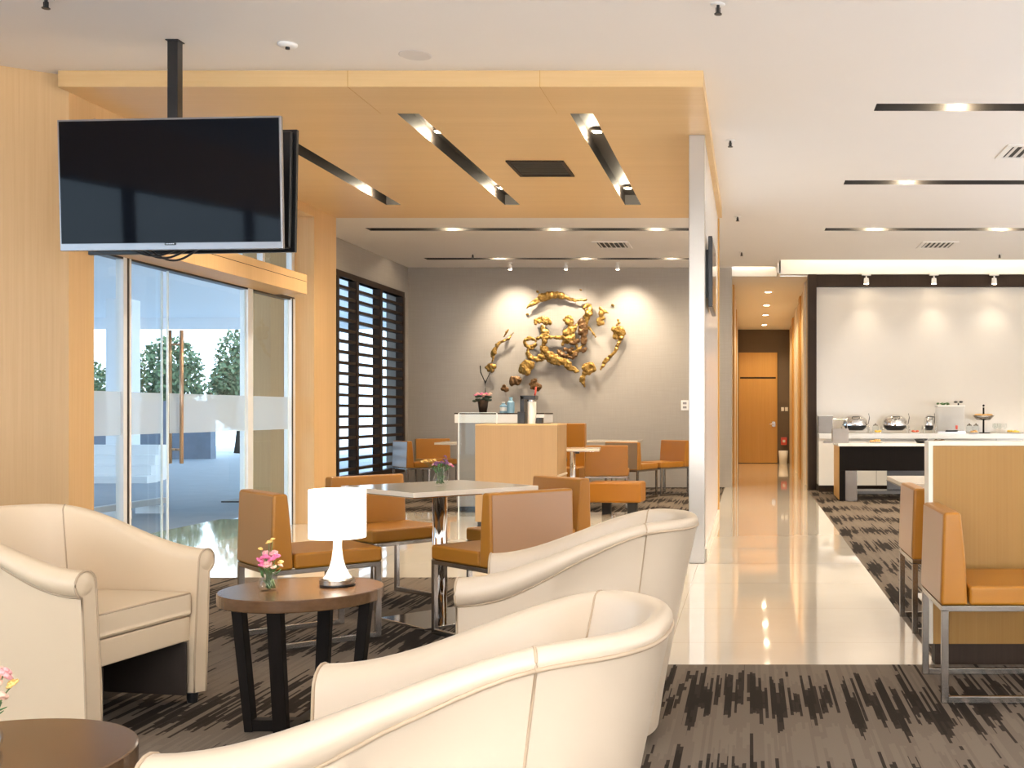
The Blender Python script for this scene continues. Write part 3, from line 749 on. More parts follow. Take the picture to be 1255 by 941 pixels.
# ------------------------------------------------------------------ flowers
def blossom_mesh(nm, mat, r=.012):
    m = MB()
    for k in range(7):
        a = 2 * PI * k / 7
        m.sph((r * .62 * math.cos(a), r * .62 * math.sin(a), r * .1), r * .55, (1, 1, .6), 1)
    for k in range(4):
        a = 2 * PI * k / 4 + .4
        m.sph((r * .28 * math.cos(a), r * .28 * math.sin(a), r * .45), r * .42, (1, 1, .8), 1)
    o = m.build(nm, mat, smooth=True); me = o.data; bpy.data.objects.remove(o); return me
BL = {k: blossom_mesh('blossom_' + k, k) for k in ('pink', 'rose', 'purple', 'yellow', 'peach')}
def flower_vase(label, loc, vr, vh, heads, sprigs=(), seed=1, rz=0):
    """heads: (x, y, z, colour, size) over the vase"""
    rnd = random.Random(seed)
    t = thing('flower_vase', label, 'flower vase', loc, rz, 'small flower vases')
    MB().lathe([(0, 0), (vr * .7, 0), (vr * .95, vh * .15), (vr, vh * .36), (vr * .85, vh * .62), (vr * .55, vh * .86), (vr * .62, vh), (vr * .56, vh), (vr * .5, vh * .86), (vr * .78, vh * .6), (vr * .92, vh * .36), (vr * .86, vh * .17), (0, vh * .06)], n=32).build('vase', 'vaseglass', t, smooth=True)
    st = MB()
    for x, y, z, c, s in heads:
        st.tube([(rnd.uniform(-.3, .3) * vr, rnd.uniform(-.3, .3) * vr, vh * .15), (x * .25, y * .25, vh * .85), (x * .7, y * .7, vh + (z - vh) * .6), (x, y, z)], .0014, 5)
    for k in range(9):
        st.tube([(rnd.uniform(-.6, .6) * vr, rnd.uniform(-.6, .6) * vr, vh * .12), (rnd.uniform(-.5, .5) * vr, rnd.uniform(-.5, .5) * vr, vh * .6)], .003, 5)
    st.build('stems', 'stem', t, smooth=True)
    lf = MB()
    for k in range(16):
        a = rnd.uniform(0, 2 * PI); rr = rnd.uniform(.3, 1.1) * vr
        rot = Matrix.Rotation(a, 3, 'Z') @ Matrix.Rotation(rnd.uniform(-1.2, -.2), 3, 'Y')
        lf.sph((rr * math.cos(a), rr * math.sin(a), vh * rnd.uniform(.9, 1.35)), .016, (1, .5, .12), 1, rot)
    lf.build('leaves', 'leaf', t, smooth=True)
    for x, y, z, c, s in heads:
        b = bpy.data.objects.new('blossom', BL[c]); COL.objects.link(b); b.parent = t; b.location = (x, y, z); b.scale = (s, s, s)
        b.rotation_euler = (rnd.uniform(-.7, .7), rnd.uniform(-.7, .7), rnd.uniform(0, 3))
    return t
h = [(-.022, -.02, .112, 'pink', 1.4), (.0, -.024, .125, 'pink', 1.5), (.022, -.018, .118, 'pink', 1.3), (.034, -.01, .128, 'pink', 1.2), (-.012, .01, .134, 'rose', 1.3), (.014, .012, .137, 'rose', 1.3),
     (.008, -.03, .100, 'rose', 1.4), (-.010, -.032, .096, 'pink', 1.2), (.045, .0, .105, 'yellow', .9), (.050, -.012, .094, 'peach', .8), (.0, .005, .178, 'yellow', 1.0), (.012, .008, .188, 'yellow', .8), (-.03, .0, .155, 'yellow', .7), (.03, -.026, .092, 'peach', .9)]
flower_vase('small glass vase of pink flowers beside the lit lamp', (-1.792, 4.10, .536), .037, .070, h, seed=3)
h = [(-.02, -.02, .125, 'purple', 1.3), (.01, -.024, .13, 'purple', 1.3), (.035, -.01, .126, 'purple', 1.2), (.052, 0, .12, 'rose', 1.0), (.02, .02, .14, 'purple', 1.4), (-.04, -.01, .12, 'rose', .9), (.025, 0, .165, 'purple', .9),
     (-.06, -.01, .142, 'yellow', 1.0), (-.085, -.012, .140, 'yellow', 1.1), (-.105, -.01, .137, 'yellow', .9), (-.04, .01, .145, 'yellow', 1.0), (.06, .01, .112, 'pink', .9)]
flower_vase('small glass vase of purple and yellow flowers on the square white table', (-1.80, 6.42, .775), .046, .090, h, seed=5)
h = [(.03, -.01, .13, 'peach', 1.5), (.045, .0, .15, 'rose', 1.4), (.02, .02, .145, 'peach', 1.4), (-.02, -.02, .14, 'pink', 1.4), (-.04, .01, .15, 'rose', 1.3), (.05, -.02, .11, 'peach', 1.2), (0, 0, .165, 'rose', 1.3), (.056, .01, .128, 'yellow', 1.0)]
flower_vase('vase of coral flowers just entering the left edge, on the corner side table', (-1.508, 2.16, .536), .037, .070, h, seed=9)

# ------------------------------------------------------------------ televisions on a ceiling pole
def tv(label, loc, rz, group, bez='bezel'):
    t = thing('television', label, 'television', loc, rz, group); t.rotation_euler.x = R(2)       # screen faces -Y, tipped down
    w, h = 1.39, .785
    MB().box(-w / 2, w / 2, -.014, .012, -h / 2, h / 2).build('bezel', bez, t, bevel=.004)
    MB().box(-w / 2 + .012, w / 2 - .012, -.0165, -.0141, -h / 2 + .042, h / 2 - .012).build('screen', 'screen', t)
    MB().box(-w / 2 + .02, w / 2 - .02, .0125, .045, -h / 2 + .02, h / 2 - .02).build('back_cover', 'black', t, bevel=.012)
    MB().box(-.035, .035, -.020, -.0145, -h / 2 + .028, -h / 2 + .043).build('emblem', 'black', t, bevel=.003)
    m = MB()
    for k, (x, ww) in enumerate(((-.026, .006), (-.017, .006), (-.008, .006), (.001, .006), (.010, .006), (.019, .006))): m.box(x, x + ww, -.0206, -.0202, -h / 2 + .033, -h / 2 + .038)
    m.build('emblem_letters', 'alu', t)
    MB().box(-.2, .2, .046, .075, -.1, .12).build('mount_plate', 'black', t)
    return t
tv('large black television on the ceiling pole, screen facing the camera', (-3.47, 6.60, 2.565), R(-4), 'televisions on the ceiling pole')
tv('second black television, back to back behind the front screen', (-3.57, 7.06, 2.605), R(180 - 5), 'televisions on the ceiling pole', 'black')
t = thing('ceiling_pole', 'square black pole hanging from white ceiling and carrying the two televisions', 'pole', (-3.58, 6.86, 2.35))
MB().box(-.032, .032, -.032, .032, 0, H - 2.35 - .001).build('pole', 'black', t, bevel=.003)
MB().box(-.04, .04, -.04, .04, H - 2.35 - .006, H - 2.35).build('flange', 'black', t)
m = MB()
for k in range(3):
    m.tube([(-3.83 + .05 * k + .30 * f, 6.80 + .02 * k, 2.21 - (.045 + .012 * k) * math.sin(PI * f)) for f in [i / 14 for i in range(15)]], .007, 6)
tag(m.build('cable', 'black', smooth=True), 'loop of black cable drooping below the televisions', 'cable')
# slim screen on the screen wall
t = thing('wall_monitor', 'slim black monitor seen edge-on on pale screen wall above the walkway', 'monitor', (-.361, 9.45, 2.35))
MB().box(.0, .02, -.3, .3, -.2, .2).build('mount', 'black', t)
MB().box(.02, .055, -.45, .45, -.29, .29).build('housing', 'black', t, bevel=.006)
MB().box(.0551, .057, -.435, .435, -.275, .275).build('screen', 'screen', t)

# ------------------------------------------------------------------ oak partition at right
t = thing('oak_partition', 'low oak partition with cream edge between the booths at right', 'partition', (.87, 5.23, 0))
MB().box(0, 1.9, 0, .12, .10, 1.04).build('panel', 'oak', t)
MB().box(-.004, 1.9, .001, .119, 1.0401, 1.062).box(-.022, -.0005, -.002, .121, .10, 1.062).build('edge_trim', 'cream_edge', t, bevel=.002)
MB().box(.01, 1.9, .012, .108, 0, .0995).build('plinth', 'darkwood', t)

# ------------------------------------------------------------------ coffee station, oak cabinet, booth in the far lounge
t = thing('service_counter', 'tall grey stone counter with dark top holding flower pot and blue bottles', 'counter', (-3.54, 13.3, 0))
MB().box(0, 1.04, 0, .55, .06, 1.07).build('body', 'greystone', t, bevel=.003)
MB().box(-.02, 1.06, -.02, .57, 1.0701, 1.175).build('top_band', 'marble', t, bevel=.002)
MB().box(-.022, 1.062, -.022, .572, 1.1751, 1.19).build('worktop', 'darkwood', t)
MB().box(.02, 1.02, .03, .55, 0, .0595).build('plinth', 'blackmatte', t)
t = thing('oak_cabinet', 'oak cabinet block in front of the grey counter carrying the coffee machine', 'cabinet', (-2.88, 11.55, 0))
MB().box(0, .86, 0, .6, .05, 1.06).build('body', 'oakpale', t, bevel=.003)
MB().box(.0, .86, .0, .6, 1.0601, 1.075).build('top', 'maple_x', t)
MB().box(.02, .84, .02, .58, 0, .0495).build('plinth', 'blackmatte', t)
MB().box(.8601, .872, .03, .57, .52, .54).box(.8601, .872, .03, .57, .30, .31).build('shelf_edge', 'cream_edge', t)
t = thing('glass_screen', 'frameless glass screen with bright edges in front of the grey counter', 'glass screen', (-3.02, 12.25, 0))
MB().box(-.212, .20, -.005, .005, .0, 1.19).build('pane', 'glass', t)
MB().box(-.222, -.2125, -.006, .006, 0, 1.19).box(.2005, .2105, -.006, .006, 0, 1.19).box(-.2125, .2005, -.006, .006, 1.1905, 1.196).build('edge', 'glassedge', t)
# booth seat behind the cabinet
t = thing('booth_seat', 'high-backed orange booth seat right of the oak cabinet', 'booth', (-2.43, 14.45, 0))
MB().box(-.42, .22, .30, .46, .32, 1.05).build('backrest', 'orange', t, bevel=.015)
MB().box(-.42, .22, -.22, .295, .32, .48).build('seat', 'orange', t, bevel=.015)
MB().box(-.40, .20, -.18, .44, 0, .3195).build('base', 'blackmatte', t)
t = tag(MB().sph((0, 0, .09), .1, (1, .7, .9), 2).tube([(-.05, 0, .16), (-.03, 0, .24), (.03, 0, .24), (.05, 0, .16)], .008, 6).build('handbag', 'blackmatte', smooth=True), 'dark bag resting on the orange booth seat', 'bag')
t.location = (-2.50, 14.5, .482)
t = thing('lounge_bench', 'low orange bench with black block legs in the far lounge', 'bench', (-1.555, 12.75, 0), R(-6))
MB().box(-.34, .30, -.02, .30, .15, .39).build('seat', 'orange', t, bevel=.03, seg=3)
for x in (-.16, .19): MB().box(x - .05, x + .05, .0 if x > 0 else .2, .1 if x > 0 else .28, 0, .1495).build('leg', 'blackmatte', t)

# coffee machine etc.
t = thing('coffee_machine', 'black and white coffee machine on the oak cabinet', 'coffee machine', (-2.395, 11.95, 1.075))
MB().box(-.11, -.03, -.08, .12, 0, .13).box(-.085, -.04, -.07, .12, .13, .30).box(-.085, .08, -.07, .10, .26, .305).build('body', 'black', t, bevel=.004)
MB().cyl((.03, .0, 0), .048, .24, 24).build('canister', 'whitegloss', t, smooth=False)
MB().cyl((.03, 0, .2405), .05, .018, 24).build('lid', 'steel', t)
MB().box(.085, .15, -.04, .06, 0, .065).build('drip_box', 'black', t, bevel=.004)
MB().tube([(.06, 0, .306), (.07, 0, .34), (.075, 0, .40)], .010, 8).build('lever', 'red', t, smooth=True)
def bottle(label, x, w, hh, cap):
    t = thing('bottle', label, 'bottle', (x, 13.5, 1.19), 0, 'blue bottles on the grey counter')
    MB().lathe([(0, 0), (w, 0), (w, hh * .75), (w * .5, hh * .88), (w * .45, hh), (0, hh)], n=20).build('body', 'blueb', t, smooth=False)
    MB().cyl((0, 0, hh + .0005), w * .5, .018, 14).build('cap', cap, t)
    MB().lathe([(w * 1.01, hh * .2), (w * 1.01, hh * .6)], n=20).build('wrap', 'whitegloss' if cap == 'white' else 'blueb', t)
bottle('short blue bottle with pale wrap on grey counter, left one', -3.02, .045, .12, 'white')
bottle('tall blue bottle on grey counter, right of the short one', -2.93, .045, .175, 'blueb')
# pot plant with tall twig
t = thing('flower_pot', 'dark pot of pink flowers with tall twig on the grey counter', 'pot plant', (-3.27, 13.5, 1.19))
MB().lathe([(0, 0), (.045, 0), (.068, .16), (.06, .16), (.04, .01), (0, .01)], n=20).build('pot', 'darkwood', t, smooth=True)
m = MB(); rnd = random.Random(4)
for k in range(26):
    a = rnd.uniform(0, 2 * PI); rr = rnd.uniform(.03, .11)
    m.sph((rr * math.cos(a), rr * math.sin(a) * .6, .16 + rnd.uniform(-.02, .05)), .035, (1, 1, .5), 1)
m.build('leaves', plain('dark_leaf', (.02, .035, .02), .5, var=.4), t, smooth=True)
for k in range(11):
    b = bpy.data.objects.new('blossom', BL[['pink', 'rose', 'peach', 'pink'][k % 4]]); COL.objects.link(b); b.parent = t
    b.location = (-.08 + .017 * k, -.03 + .02 * (k % 3), .215 + .02 * math.sin(k * 2.1)); b.scale = (2, 2, 2)
MB().tube([(.02, 0, .15), (.03, 0, .30), (.025, 0, .38), (-.03, 0, .50), (-.035, 0, .58)], .006, 6).tube([(.025, 0, .36), (.07, 0, .46), (.09, 0, .50)], .005, 6).build('twig', 'espresso', t, smooth=True)

# ------------------------------------------------------------------ gold wall sculpture, each piece mounted on its own
def WP(zx, zy, d=.12): 
    Y = YB - d; px = 570 + zx * .1753; py = 340 + zy * .1753
    return Vector(((px - 919) * Y / 1350, Y, 1.2 - (py - 505) * Y / 1350))
HAMMER = bpy.data.textures.new('hammer', 'CLOUDS'); HAMMER.noise_scale = .055; HAMMER.noise_depth = 2
def lumps(name, path, mat, parent=None, vox=.010, jit=.25, seed=0, thick=.42, d=.12):
    """organic cast piece: flattened lumps along paths ((x, y, radius) in drawing units of the wall), fused into one skin"""
    rnd = random.Random(seed); m = MB(); k = .1753 * (YB - d) / 1350
    for seg in path:
        for (x0, y0, r0), (x1, y1, r1) in zip(seg, seg[1:] if len(seg) > 1 else seg):
            L = math.hypot(x1 - x0, y1 - y0); n = max(1, int(L / max(4, min(r0, r1) * .55)))
            for i in range(n + 1):
                f = i / n; r = (r0 + (r1 - r0) * f) * (1 + rnd.uniform(-jit, jit))
                c = WP(x0 + (x1 - x0) * f + rnd.uniform(-.2, .2) * r, y0 + (y1 - y0) * f + rnd.uniform(-.2, .2) * r, d + rnd.uniform(-.012, .012))
                m.sph(c, r * k, (1, thick * rnd.uniform(.8, 1.2), 1), 2)
    o = m.build(name, mat, parent, smooth=True)
    md = o.modifiers.new('r', 'REMESH'); md.mode = 'VOXEL'; md.voxel_size = vox; md.use_smooth_shade = True
    dm = o.modifiers.new('d', 'DISPLACE'); dm.texture = HAMMER; dm.strength = .035; dm.mid_level = .40; dm.texture_coords = 'GLOBAL'
    return o
def mount(parent, pts, d=.12):
    m = MB()
    for x, y in pts:
        p = WP(x, y, d); m.cyl((p.x, p.y, p.z), .008, YB - p.y, 8, axis='y')
    m.build('wall_pin', 'steel', parent)
GA = 'gold pieces of the wall sculpture'
def piece(label, path, mat, seed, pins, cat='wall sculpture', **k):
    o = lumps('wall_sculpture_piece', path, mat, None, seed=seed, **k); tag(o, label, cat, GA); mount(o, pins, k.get('d', .12)); return o
piece('long gold branch arching at the very top of the sculpture', [[(435, 208, 8), (480, 180, 16), (540, 140, 26), (600, 125, 26), (660, 122, 22), (700, 138, 13), (760, 160, 9), (845, 156, 7)]], 'gold', 11, [(560, 135), (680, 130)], jit=.15)
piece('slim gold branch at far left of the sculpture, above the dark twig', [[(300, 365, 7), (285, 390, 8), (272, 415, 6)], [(338, 388, 5), (300, 430, 8), (255, 450, 9), (225, 475, 13), (205, 510, 18), (195, 550, 16)], [(190, 590, 5), (200, 550, 8)]], 'gold', 12, [(205, 510), (290, 432)], jit=.15)
piece('pale gold coral cluster just above the dark twig at left', [[(150, 630, 14), (180, 615, 16), (205, 625, 14)], [(165, 650, 13), (195, 648, 12)]], 'gold', 13, [(180, 630)])
piece('hanging gold branch with ragged tip at far right of the sculpture', [[(1065, 295, 9), (1080, 315, 7), (1062, 335, 9)], [(1040, 365, 20), (1075, 370, 32), (1105, 375, 20), (1060, 405, 30)], [(1110, 385, 16), (1090, 430, 14), (1068, 470, 12), (1050, 515, 12), (1020, 550, 12), (985, 580, 14), (962, 615, 12), (950, 640, 7)]], 'gold', 14, [(1080, 380), (1020, 550)], jit=.18)
piece('curled gold shape near upper right of the sculpture, left of ragged branch', [[(950, 215, 12), (965, 235, 12), (1005, 250, 5)], [(950, 250, 16), (960, 280, 14), (935, 300, 18), (960, 320, 16), (930, 325, 10)]], 'gold', 15, [(950, 290)])
piece('round notched bronze disc left of centre below the sculpture', [[(345, 725, 34), (365, 720, 34)], [(330, 705, 18), (325, 745, 16)]], 'bronze', 16, [(355, 720)], thick=.3, jit=.1)
piece('small bronze disc lowest at left, above the short blue bottle', [[(262, 775, 17), (290, 780, 17)], [(275, 760, 12)]], 'bronze', 17, [(276, 775)], thick=.35, jit=.1)
piece('star-shaped bronze disc above the coffee machine', [[(475, 735, 24), (510, 765, 26)], [(455, 745, 12), (490, 718, 14)], [(530, 760, 13), (515, 788, 10), (465, 765, 14)]], 'bronze', 18, [(490, 750)], thick=.3, jit=.08)
piece('rough gold boss at lower left of the sculpture centre', [[(410, 630, 36), (450, 620, 40)], [(395, 655, 22), (430, 655, 26), (470, 600, 20)], [(490, 575, 12), (540, 570, 10)]], 'gold', 19, [(430, 630)], jit=.12)
piece('gold flower with small hanging beads at lower right of the sculpture', [[(845, 625, 28), (875, 615, 24), (895, 640, 22), (860, 660, 24), (830, 665, 18)], [(825, 690, 16), (820, 715, 22), (830, 745, 10), (832, 760, 8)], [(860, 635, 26)]], 'gold', 20, [(860, 640), (820, 712)], jit=.18)
c = thing('wall_sculpture', 'large tangled gold centrepiece of the wall sculpture', 'wall sculpture', (0, 0, 0), 0, GA)
def ring(cx, cy, rx, ry, r, n=16, a0=0, a1=360): return [(cx + rx * math.cos(R(a0 + (a1 - a0) * k / n)), cy + ry * math.sin(R(a0 + (a1 - a0) * k / n)), r) for k in range(n + 1)]
lumps('ridge', [[(535, 490, 18), (570, 520, 24), (600, 560, 30), (650, 585, 32), (700, 590, 24), (730, 630, 22), (790, 655, 12)], [(600, 545, 26), (640, 560, 28)]], 'gold', c, seed=31)
lumps('loop', [ring(455, 455, 40, 30, 11, 18, 20, 340)], 'gold', c, seed=32)
lumps('loop', [ring(490, 525, 52, 42, 13, 18, -30, 260), [(440, 540, 16), (455, 560, 14)], [(520, 550, 16), (555, 560, 14)]], 'gold', c, seed=33)
lumps('fan', [ring(543, 320, 50, 38, 12, 14, 175, 365), [(520, 310, 16), (545, 300, 18), (570, 312, 16)], [(540, 340, 14), (545, 370, 18), (565, 390, 22), (540, 410, 22), (560, 430, 16), (545, 490, 14)]], 'gold', c, seed=34)
lumps('bar', [[(560, 420, 14), (620, 418, 11), (690, 420, 16)]], 'gold', c, seed=35)
lumps('tower', [[(815, 300, 22), (825, 340, 26), (820, 380, 30), (840, 365, 20), (825, 430, 22), (830, 455, 20)], [(790, 445, 16), (760, 450, 20), (735, 455, 14)]], 'bronze', c, seed=36)
lumps('boss', [[(710, 385, 24), (740, 370, 26), (770, 355, 18)], [(705, 420, 26), (740, 415, 30), (715, 450, 24)], [(680, 470, 10), (700, 440, 14)]], 'gold', c, seed=37)
lumps('knot', [[(700, 500, 12), (735, 515, 16), (750, 495, 10)], [(770, 540, 14), (755, 560, 14), (780, 525, 10)], [(800, 510, 12), (825, 515, 14), (845, 495, 12)], [(660, 520, 18), (690, 545, 14), (740, 560, 8)]], 'bronze', c, seed=38)
lumps('head', [ring(855, 215, 24, 20, 11, 14, 150, 400), [(870, 240, 24), (855, 275, 20), (850, 310, 10), (845, 345, 8)], [(865, 350, 8), (900, 395, 7), (912, 415, 6)], ], 'gold', c, seed=39)
lumps('shell', [ring(722, 300, 26, 26, 9, 14, 160, 380), [(715, 310, 20), (735, 318, 20)]], 'gold', c, seed=40)
lumps('arm', [[(640, 600, 10), (560, 555, 12), (500, 580, 12)], [(690, 560, 10), (720, 540, 9), (800, 500, 8), (835, 460, 9)], [(745, 350, 9), (790, 330, 9), (850, 320, 9)], [(545, 410, 10), (500, 430, 9)], [(725, 330, 9), (740, 360, 9)], [(770, 440, 10), (780, 490, 9), (790, 520, 9)]], 'gold', c, seed=41, d=.10)
mount(c, [(600, 560), (545, 390), (820, 380), (720, 415), (870, 235)])
for i, (x, y, l) in enumerate(((505, 97, 'tiny gold stud above the top branch at left'), (805, 85, 'tiny gold stud above right end of the top branch'), (435, 258, 'tiny gold stud under left tip of the top branch'), (1028, 195, 'tiny gold stud above the curled shape at right'))):
    tag(lumps('wall_sculpture_stud', [[(x, y, 8), (x + 6, y + 2, 7)]], 'gold', None, seed=50 + i, d=.02), l, 'wall sculpture', 'gold studs of the wall sculpture')
# ------------------------------------------------------------------ buffet
t = thing('back_counter', 'long white counter with pale worktop along the buffet wall', 'counter', (.0, 16.5, 0))
MB().box(1.035, 6.5, .04, .53, .10, .80).build('body', 'whitegloss', t)
MB().box(1.035, 6.55, 0, .535, .8001, .88).build('worktop', 'marble', t, bevel=.004)
MB().box(1.04, 6.5, .08, .53, 0, .0995).build('plinth', 'darkwood', t)
m = MB()
for x in (1.9, 2.8, 3.7, 4.6): m.box(x - .003, x + .003, .038, .041, .10, .80)
m.build('door_gaps', 'greystone', t)
t = thing('napkin_block', 'pale grey block standing at the left end of the back counter', 'box', (1.15, 16.78, .88))
MB().box(-.11, .11, -.12, .12, 0, .26).build('body', 'greystone', t, bevel=.004); MB().box(-.11, .11, -.12, .12, .2605, .275).build('lid', 'white', t)
t = thing('buffet_table', 'dark brown buffet table with white top before the back counter', 'table', (1.21, 14.86, 0))
MB().box(-.02, 2.6, -.02, .95, .74, .775).build('tabletop', 'whitegloss', t, bevel=.003)
MB().box(.0, 2.58, 0, .03, .41, .7395).box(.0, 2.58, .9, .93, .41, .7395).build('apron', 'espresso', t)
MB().box(0, .08, 0, .93, 0, .4095).build('leg', 'espresso', t); MB().box(2.5, 2.58, 0, .93, 0, .4095).build('leg', 'espresso', t)
MB().box(-.008, -.0005, .02, .91, .02, .735).build('side_panel', 'maple_door', t)
MB().box(.081, .24, .02, .06, .0, .4095).build('inner_panel', 'steel', t)
MB().box(.25, 2.49, .5, .9, .06, .10).build('shelf', 'greystone', t); MB().box(.75, 2.49, .86, .899, .101, .4095).build('back_panel', 'greystone', t)
t = thing('tray_stand', 'grey box with a ledge and wire rail at left end of the buffet table', 'tray stand', (1.235, 15.2, .775))
MB().box(-.10, .12, -.1, .1, .0, .20).build('box', 'greystone', t, bevel=.004)
MB().box(-.22, -.1005, -.1, .1, -.0, .03).build('ledge', 'greystone', t)
MB().tube([(-.09, 0, .2), (-.09, 0, .34)], .005, 6).tube([(.11, 0, .2), (.11, 0, .34)], .005, 6).tube([(-.09, 0, .33), (.11, 0, .33)], .005, 6).build('rail', 'steel', t)

def chafing_dish(label, x, s=1.0):
    t = thing('chafing_dish', label, 'chafing dish', (x, 16.74, .88), 0, 'chafing dishes on the buffet')
    w = .19 * s; d = .14; m = MB()
    m.lathe([(1.0, 0)] + [(math.cos(R(a)), math.sin(R(a)) ** .85) for a in range(9, 90, 9)] + [(0, 1)], n=36)
    bmesh.ops.scale(m.bm, vec=(w, d, .145), verts=m.bm.verts[:]); bmesh.ops.translate(m.bm, vec=(0, 0, .14), verts=m.bm.verts[:])
    m.build('roll_top', 'chrome', t, smooth=True)
    m = MB().lathe([(0, 0), (1.05, 0), (1.05, 1), (0, 1)], n=36); bmesh.ops.scale(m.bm, vec=(w, d, .02), verts=m.bm.verts[:]); bmesh.ops.translate(m.bm, vec=(0, 0, .1195), verts=m.bm.verts[:])
    m.build('rim', 'chrome', t)
    m = MB().lathe([(0, 0), (.62, 0), (.86, .5), (.93, 1), (0, 1)], n=36); bmesh.ops.scale(m.bm, vec=(w, d, .075), verts=m.bm.verts[:]); bmesh.ops.translate(m.bm, vec=(0, 0, .044), verts=m.bm.verts[:])
    m.build('water_pan', 'black', t, smooth=True)
    for sx in (-1, 1):
        MB().tube([(sx * w * 1.02, -.12, .12), (sx * w * 1.08, -.12, .0085)], .008, 8).tube([(sx * w * 1.02, .12, .12), (sx * w * 1.08, .12, .0085)], .008, 8).build('leg', 'chrome', t, smooth=True)
    MB().tube([(-.06, -.10, .235), (-.05, -.16, .25), (.05, -.16, .25), (.06, -.10, .235)], .007, 8).tube([(w * 1.05, 0, .14), (w * 1.15, 0, .24), (w * 1.08, 0, .30)], .006, 6).build('handle', 'black', t, smooth=True)
chafing_dish('roll-top chrome chafing dish at left of the buffet', 1.60)
chafing_dish('roll-top chrome chafing dish second from left on the buffet', 2.205)
chafing_dish('narrow chrome chafing dish next to the clear juice dispenser', 2.72, .42)
t = thing('juice_dispenser', 'tall clear drink dispenser with black tap lids on the buffet', 'dispenser', (3.04, 16.80, .88))
MB().box(-.19, .21, -.12, .12, .03, .40).build('tank', 'dispenser', t, bevel=.01)
MB().box(-.2, .22, -.13, .13, 0, .0295).build('base', 'chrome', t); MB().box(-.2, .22, -.13, .13, .4005, .425).build('lid', 'whitegloss', t, bevel=.005)
MB().tube([(.14, 0, .426), (.14, 0, .46)], .012, 8).sph((.10, 0, .475), .03, (1.2, 1, .6), 1).sph((.18, 0, .475), .03, (1.2, 1, .6), 1).build('lid_knob', 'black', t, smooth=True)
MB().box(-.08, .10, -.16, -.1305, .02, .05).build('drip_tray', 'black', t); MB().box(.07, .10, -.16, -.1305, .06, .12).build('tap', 'red', t)
m = MB(); rnd = random.Random(2)
for k in range(14): m.sph((-.18 + rnd.uniform(0, .17), rnd.uniform(-.05, .05), .435 + rnd.uniform(0, .03)), .02, (1.3, 1, .5), 1)
tag(m.build('herb_sprig', 'leaf', smooth=True), 'green leafy sprig lying on top of the drink dispenser', 'herbs').location = (3.04, 16.80, .88)
t = thing('tiered_stand', 'tall stand with a tray of bread above the buffet counter', 'food stand', (3.56, 16.78, .88))
MB().cyl((0, 0, 0), .10, .012, 24).cyl((0, 0, .012), .014, .38, 10).sph((0, 0, .42), .02, (1, 1, 1), 1).build('stem', 'espresso', t)
MB().lathe([(0, .20), (.10, .20), (.165, .27), (.16, .27), (.095, .207), (0, .207)], n=28).build('basket', 'steel', t, smooth=True)
for k in range(8):
    a = 2 * PI * k / 8
    b = MB().sph((.105 * math.cos(a), .105 * math.sin(a), .272), .034, (1.1, .9, .7), 2).build('bread_roll', 'food', None, smooth=True)
    tag(b, 'brown bread roll in the raised tray of the buffet stand', 'bread', 'bread rolls in the raised tray'); b.location = (3.56, 16.78, .88)
for k in range(5):
    x = 3.62 + .05 * k
    b = MB().lathe([(0, .0), (.02, 0), (.006, .012), (.006, .06), (.032, .085), (.03, .15), (.028, .15), (.029, .088), (0, .066)], n=16).build('wine_glass', 'vaseglass', None, smooth=True)
    tag(b, 'small stemmed glass in the row right of the bread stand', 'glass', 'glasses beside the bread stand'); b.location = (3.72 + .07 * (k % 3), 16.66 + .09 * (k // 3), .88)
def jar(label, x, y=16.66):
    t = thing('glass_jar', label, 'jar', (x, y, .88), 0, 'glass jars on the buffet')
    MB().lathe([(0, 0), (.045, 0), (.05, .02), (.05, .10), (.035, .115), (.032, .115), (.046, .098), (.046, .02), (0, .006)], n=20).build('body', 'vaseglass', t, smooth=True)
    MB().lathe([(0, .116), (.04, .116), (.04, .125), (.012, .135), (.012, .15), (0, .152)], n=16).build('lid', 'steel', t, smooth=True)
for l, x in (('lidded glass jar next to the drink dispenser', 3.32), ('lidded glass jar nearest the bread stand', 3.42), ('lidded glass jar between the first two chafing dishes', 1.90)): jar(l, x)
def plate(label, x, y, z, mat, n, seed, r=.12, what='food'):
    t = thing('food_plate', label, 'plate', (x, y, z), 0, 'plates of food on the buffet')
    MB().lathe([(0, 0), (r * .6, 0), (r, .014), (r * .98, .017), (r * .58, .005), (0, .005)], n=28).build('plate', 'whitegloss', t, smooth=True)
    rnd = random.Random(seed)
    for k in range(n):
        a = rnd.uniform(0, 2 * PI); q = rnd.uniform(.1, .62) * r
        b = MB().sph((0, 0, 0), .026, (1.1, .9, .7), 1).build('food_piece', mat, None, smooth=True)
        b.location = (x + q * math.cos(a), y + q * math.sin(a), z + .024 + .010 * (k % 2)); tag(b, what, 'food', 'pieces: ' + what)
plate('small plate of yellow fruit between the first two chafing dishes', 1.92, 16.57, .88, 'foody', 6, 3, .07, 'yellow fruit piece on the small plate between chafing dishes')
plate('plate of red fruit right of the second chafing dish', 2.48, 16.60, .88, 'foodr', 7, 4, .09, 'red fruit piece on plate right of second chafing dish')
plate('plate of brown pastries right of the drink dispenser', 3.36, 16.55, .88, 'food', 7, 5, .09, 'brown pastry on plate right of the drink dispenser')
plate('plate of yellow fruit at right edge of photo on the buffet', 3.98, 16.62, .88, 'foody', 12, 6, .15, 'yellow fruit piece on plate at right photo edge')
plate('white plate of pastries on the dark buffet table', 1.74, 15.2, .775, 'food', 7, 7, .13, 'pastry on the white plate on dark buffet table')
plate('plate of dark snacks on buffet table, above the oak partition', 2.62, 15.2, .775, 'bronze', 9, 8, .16, 'dark snack on plate above the oak partition')
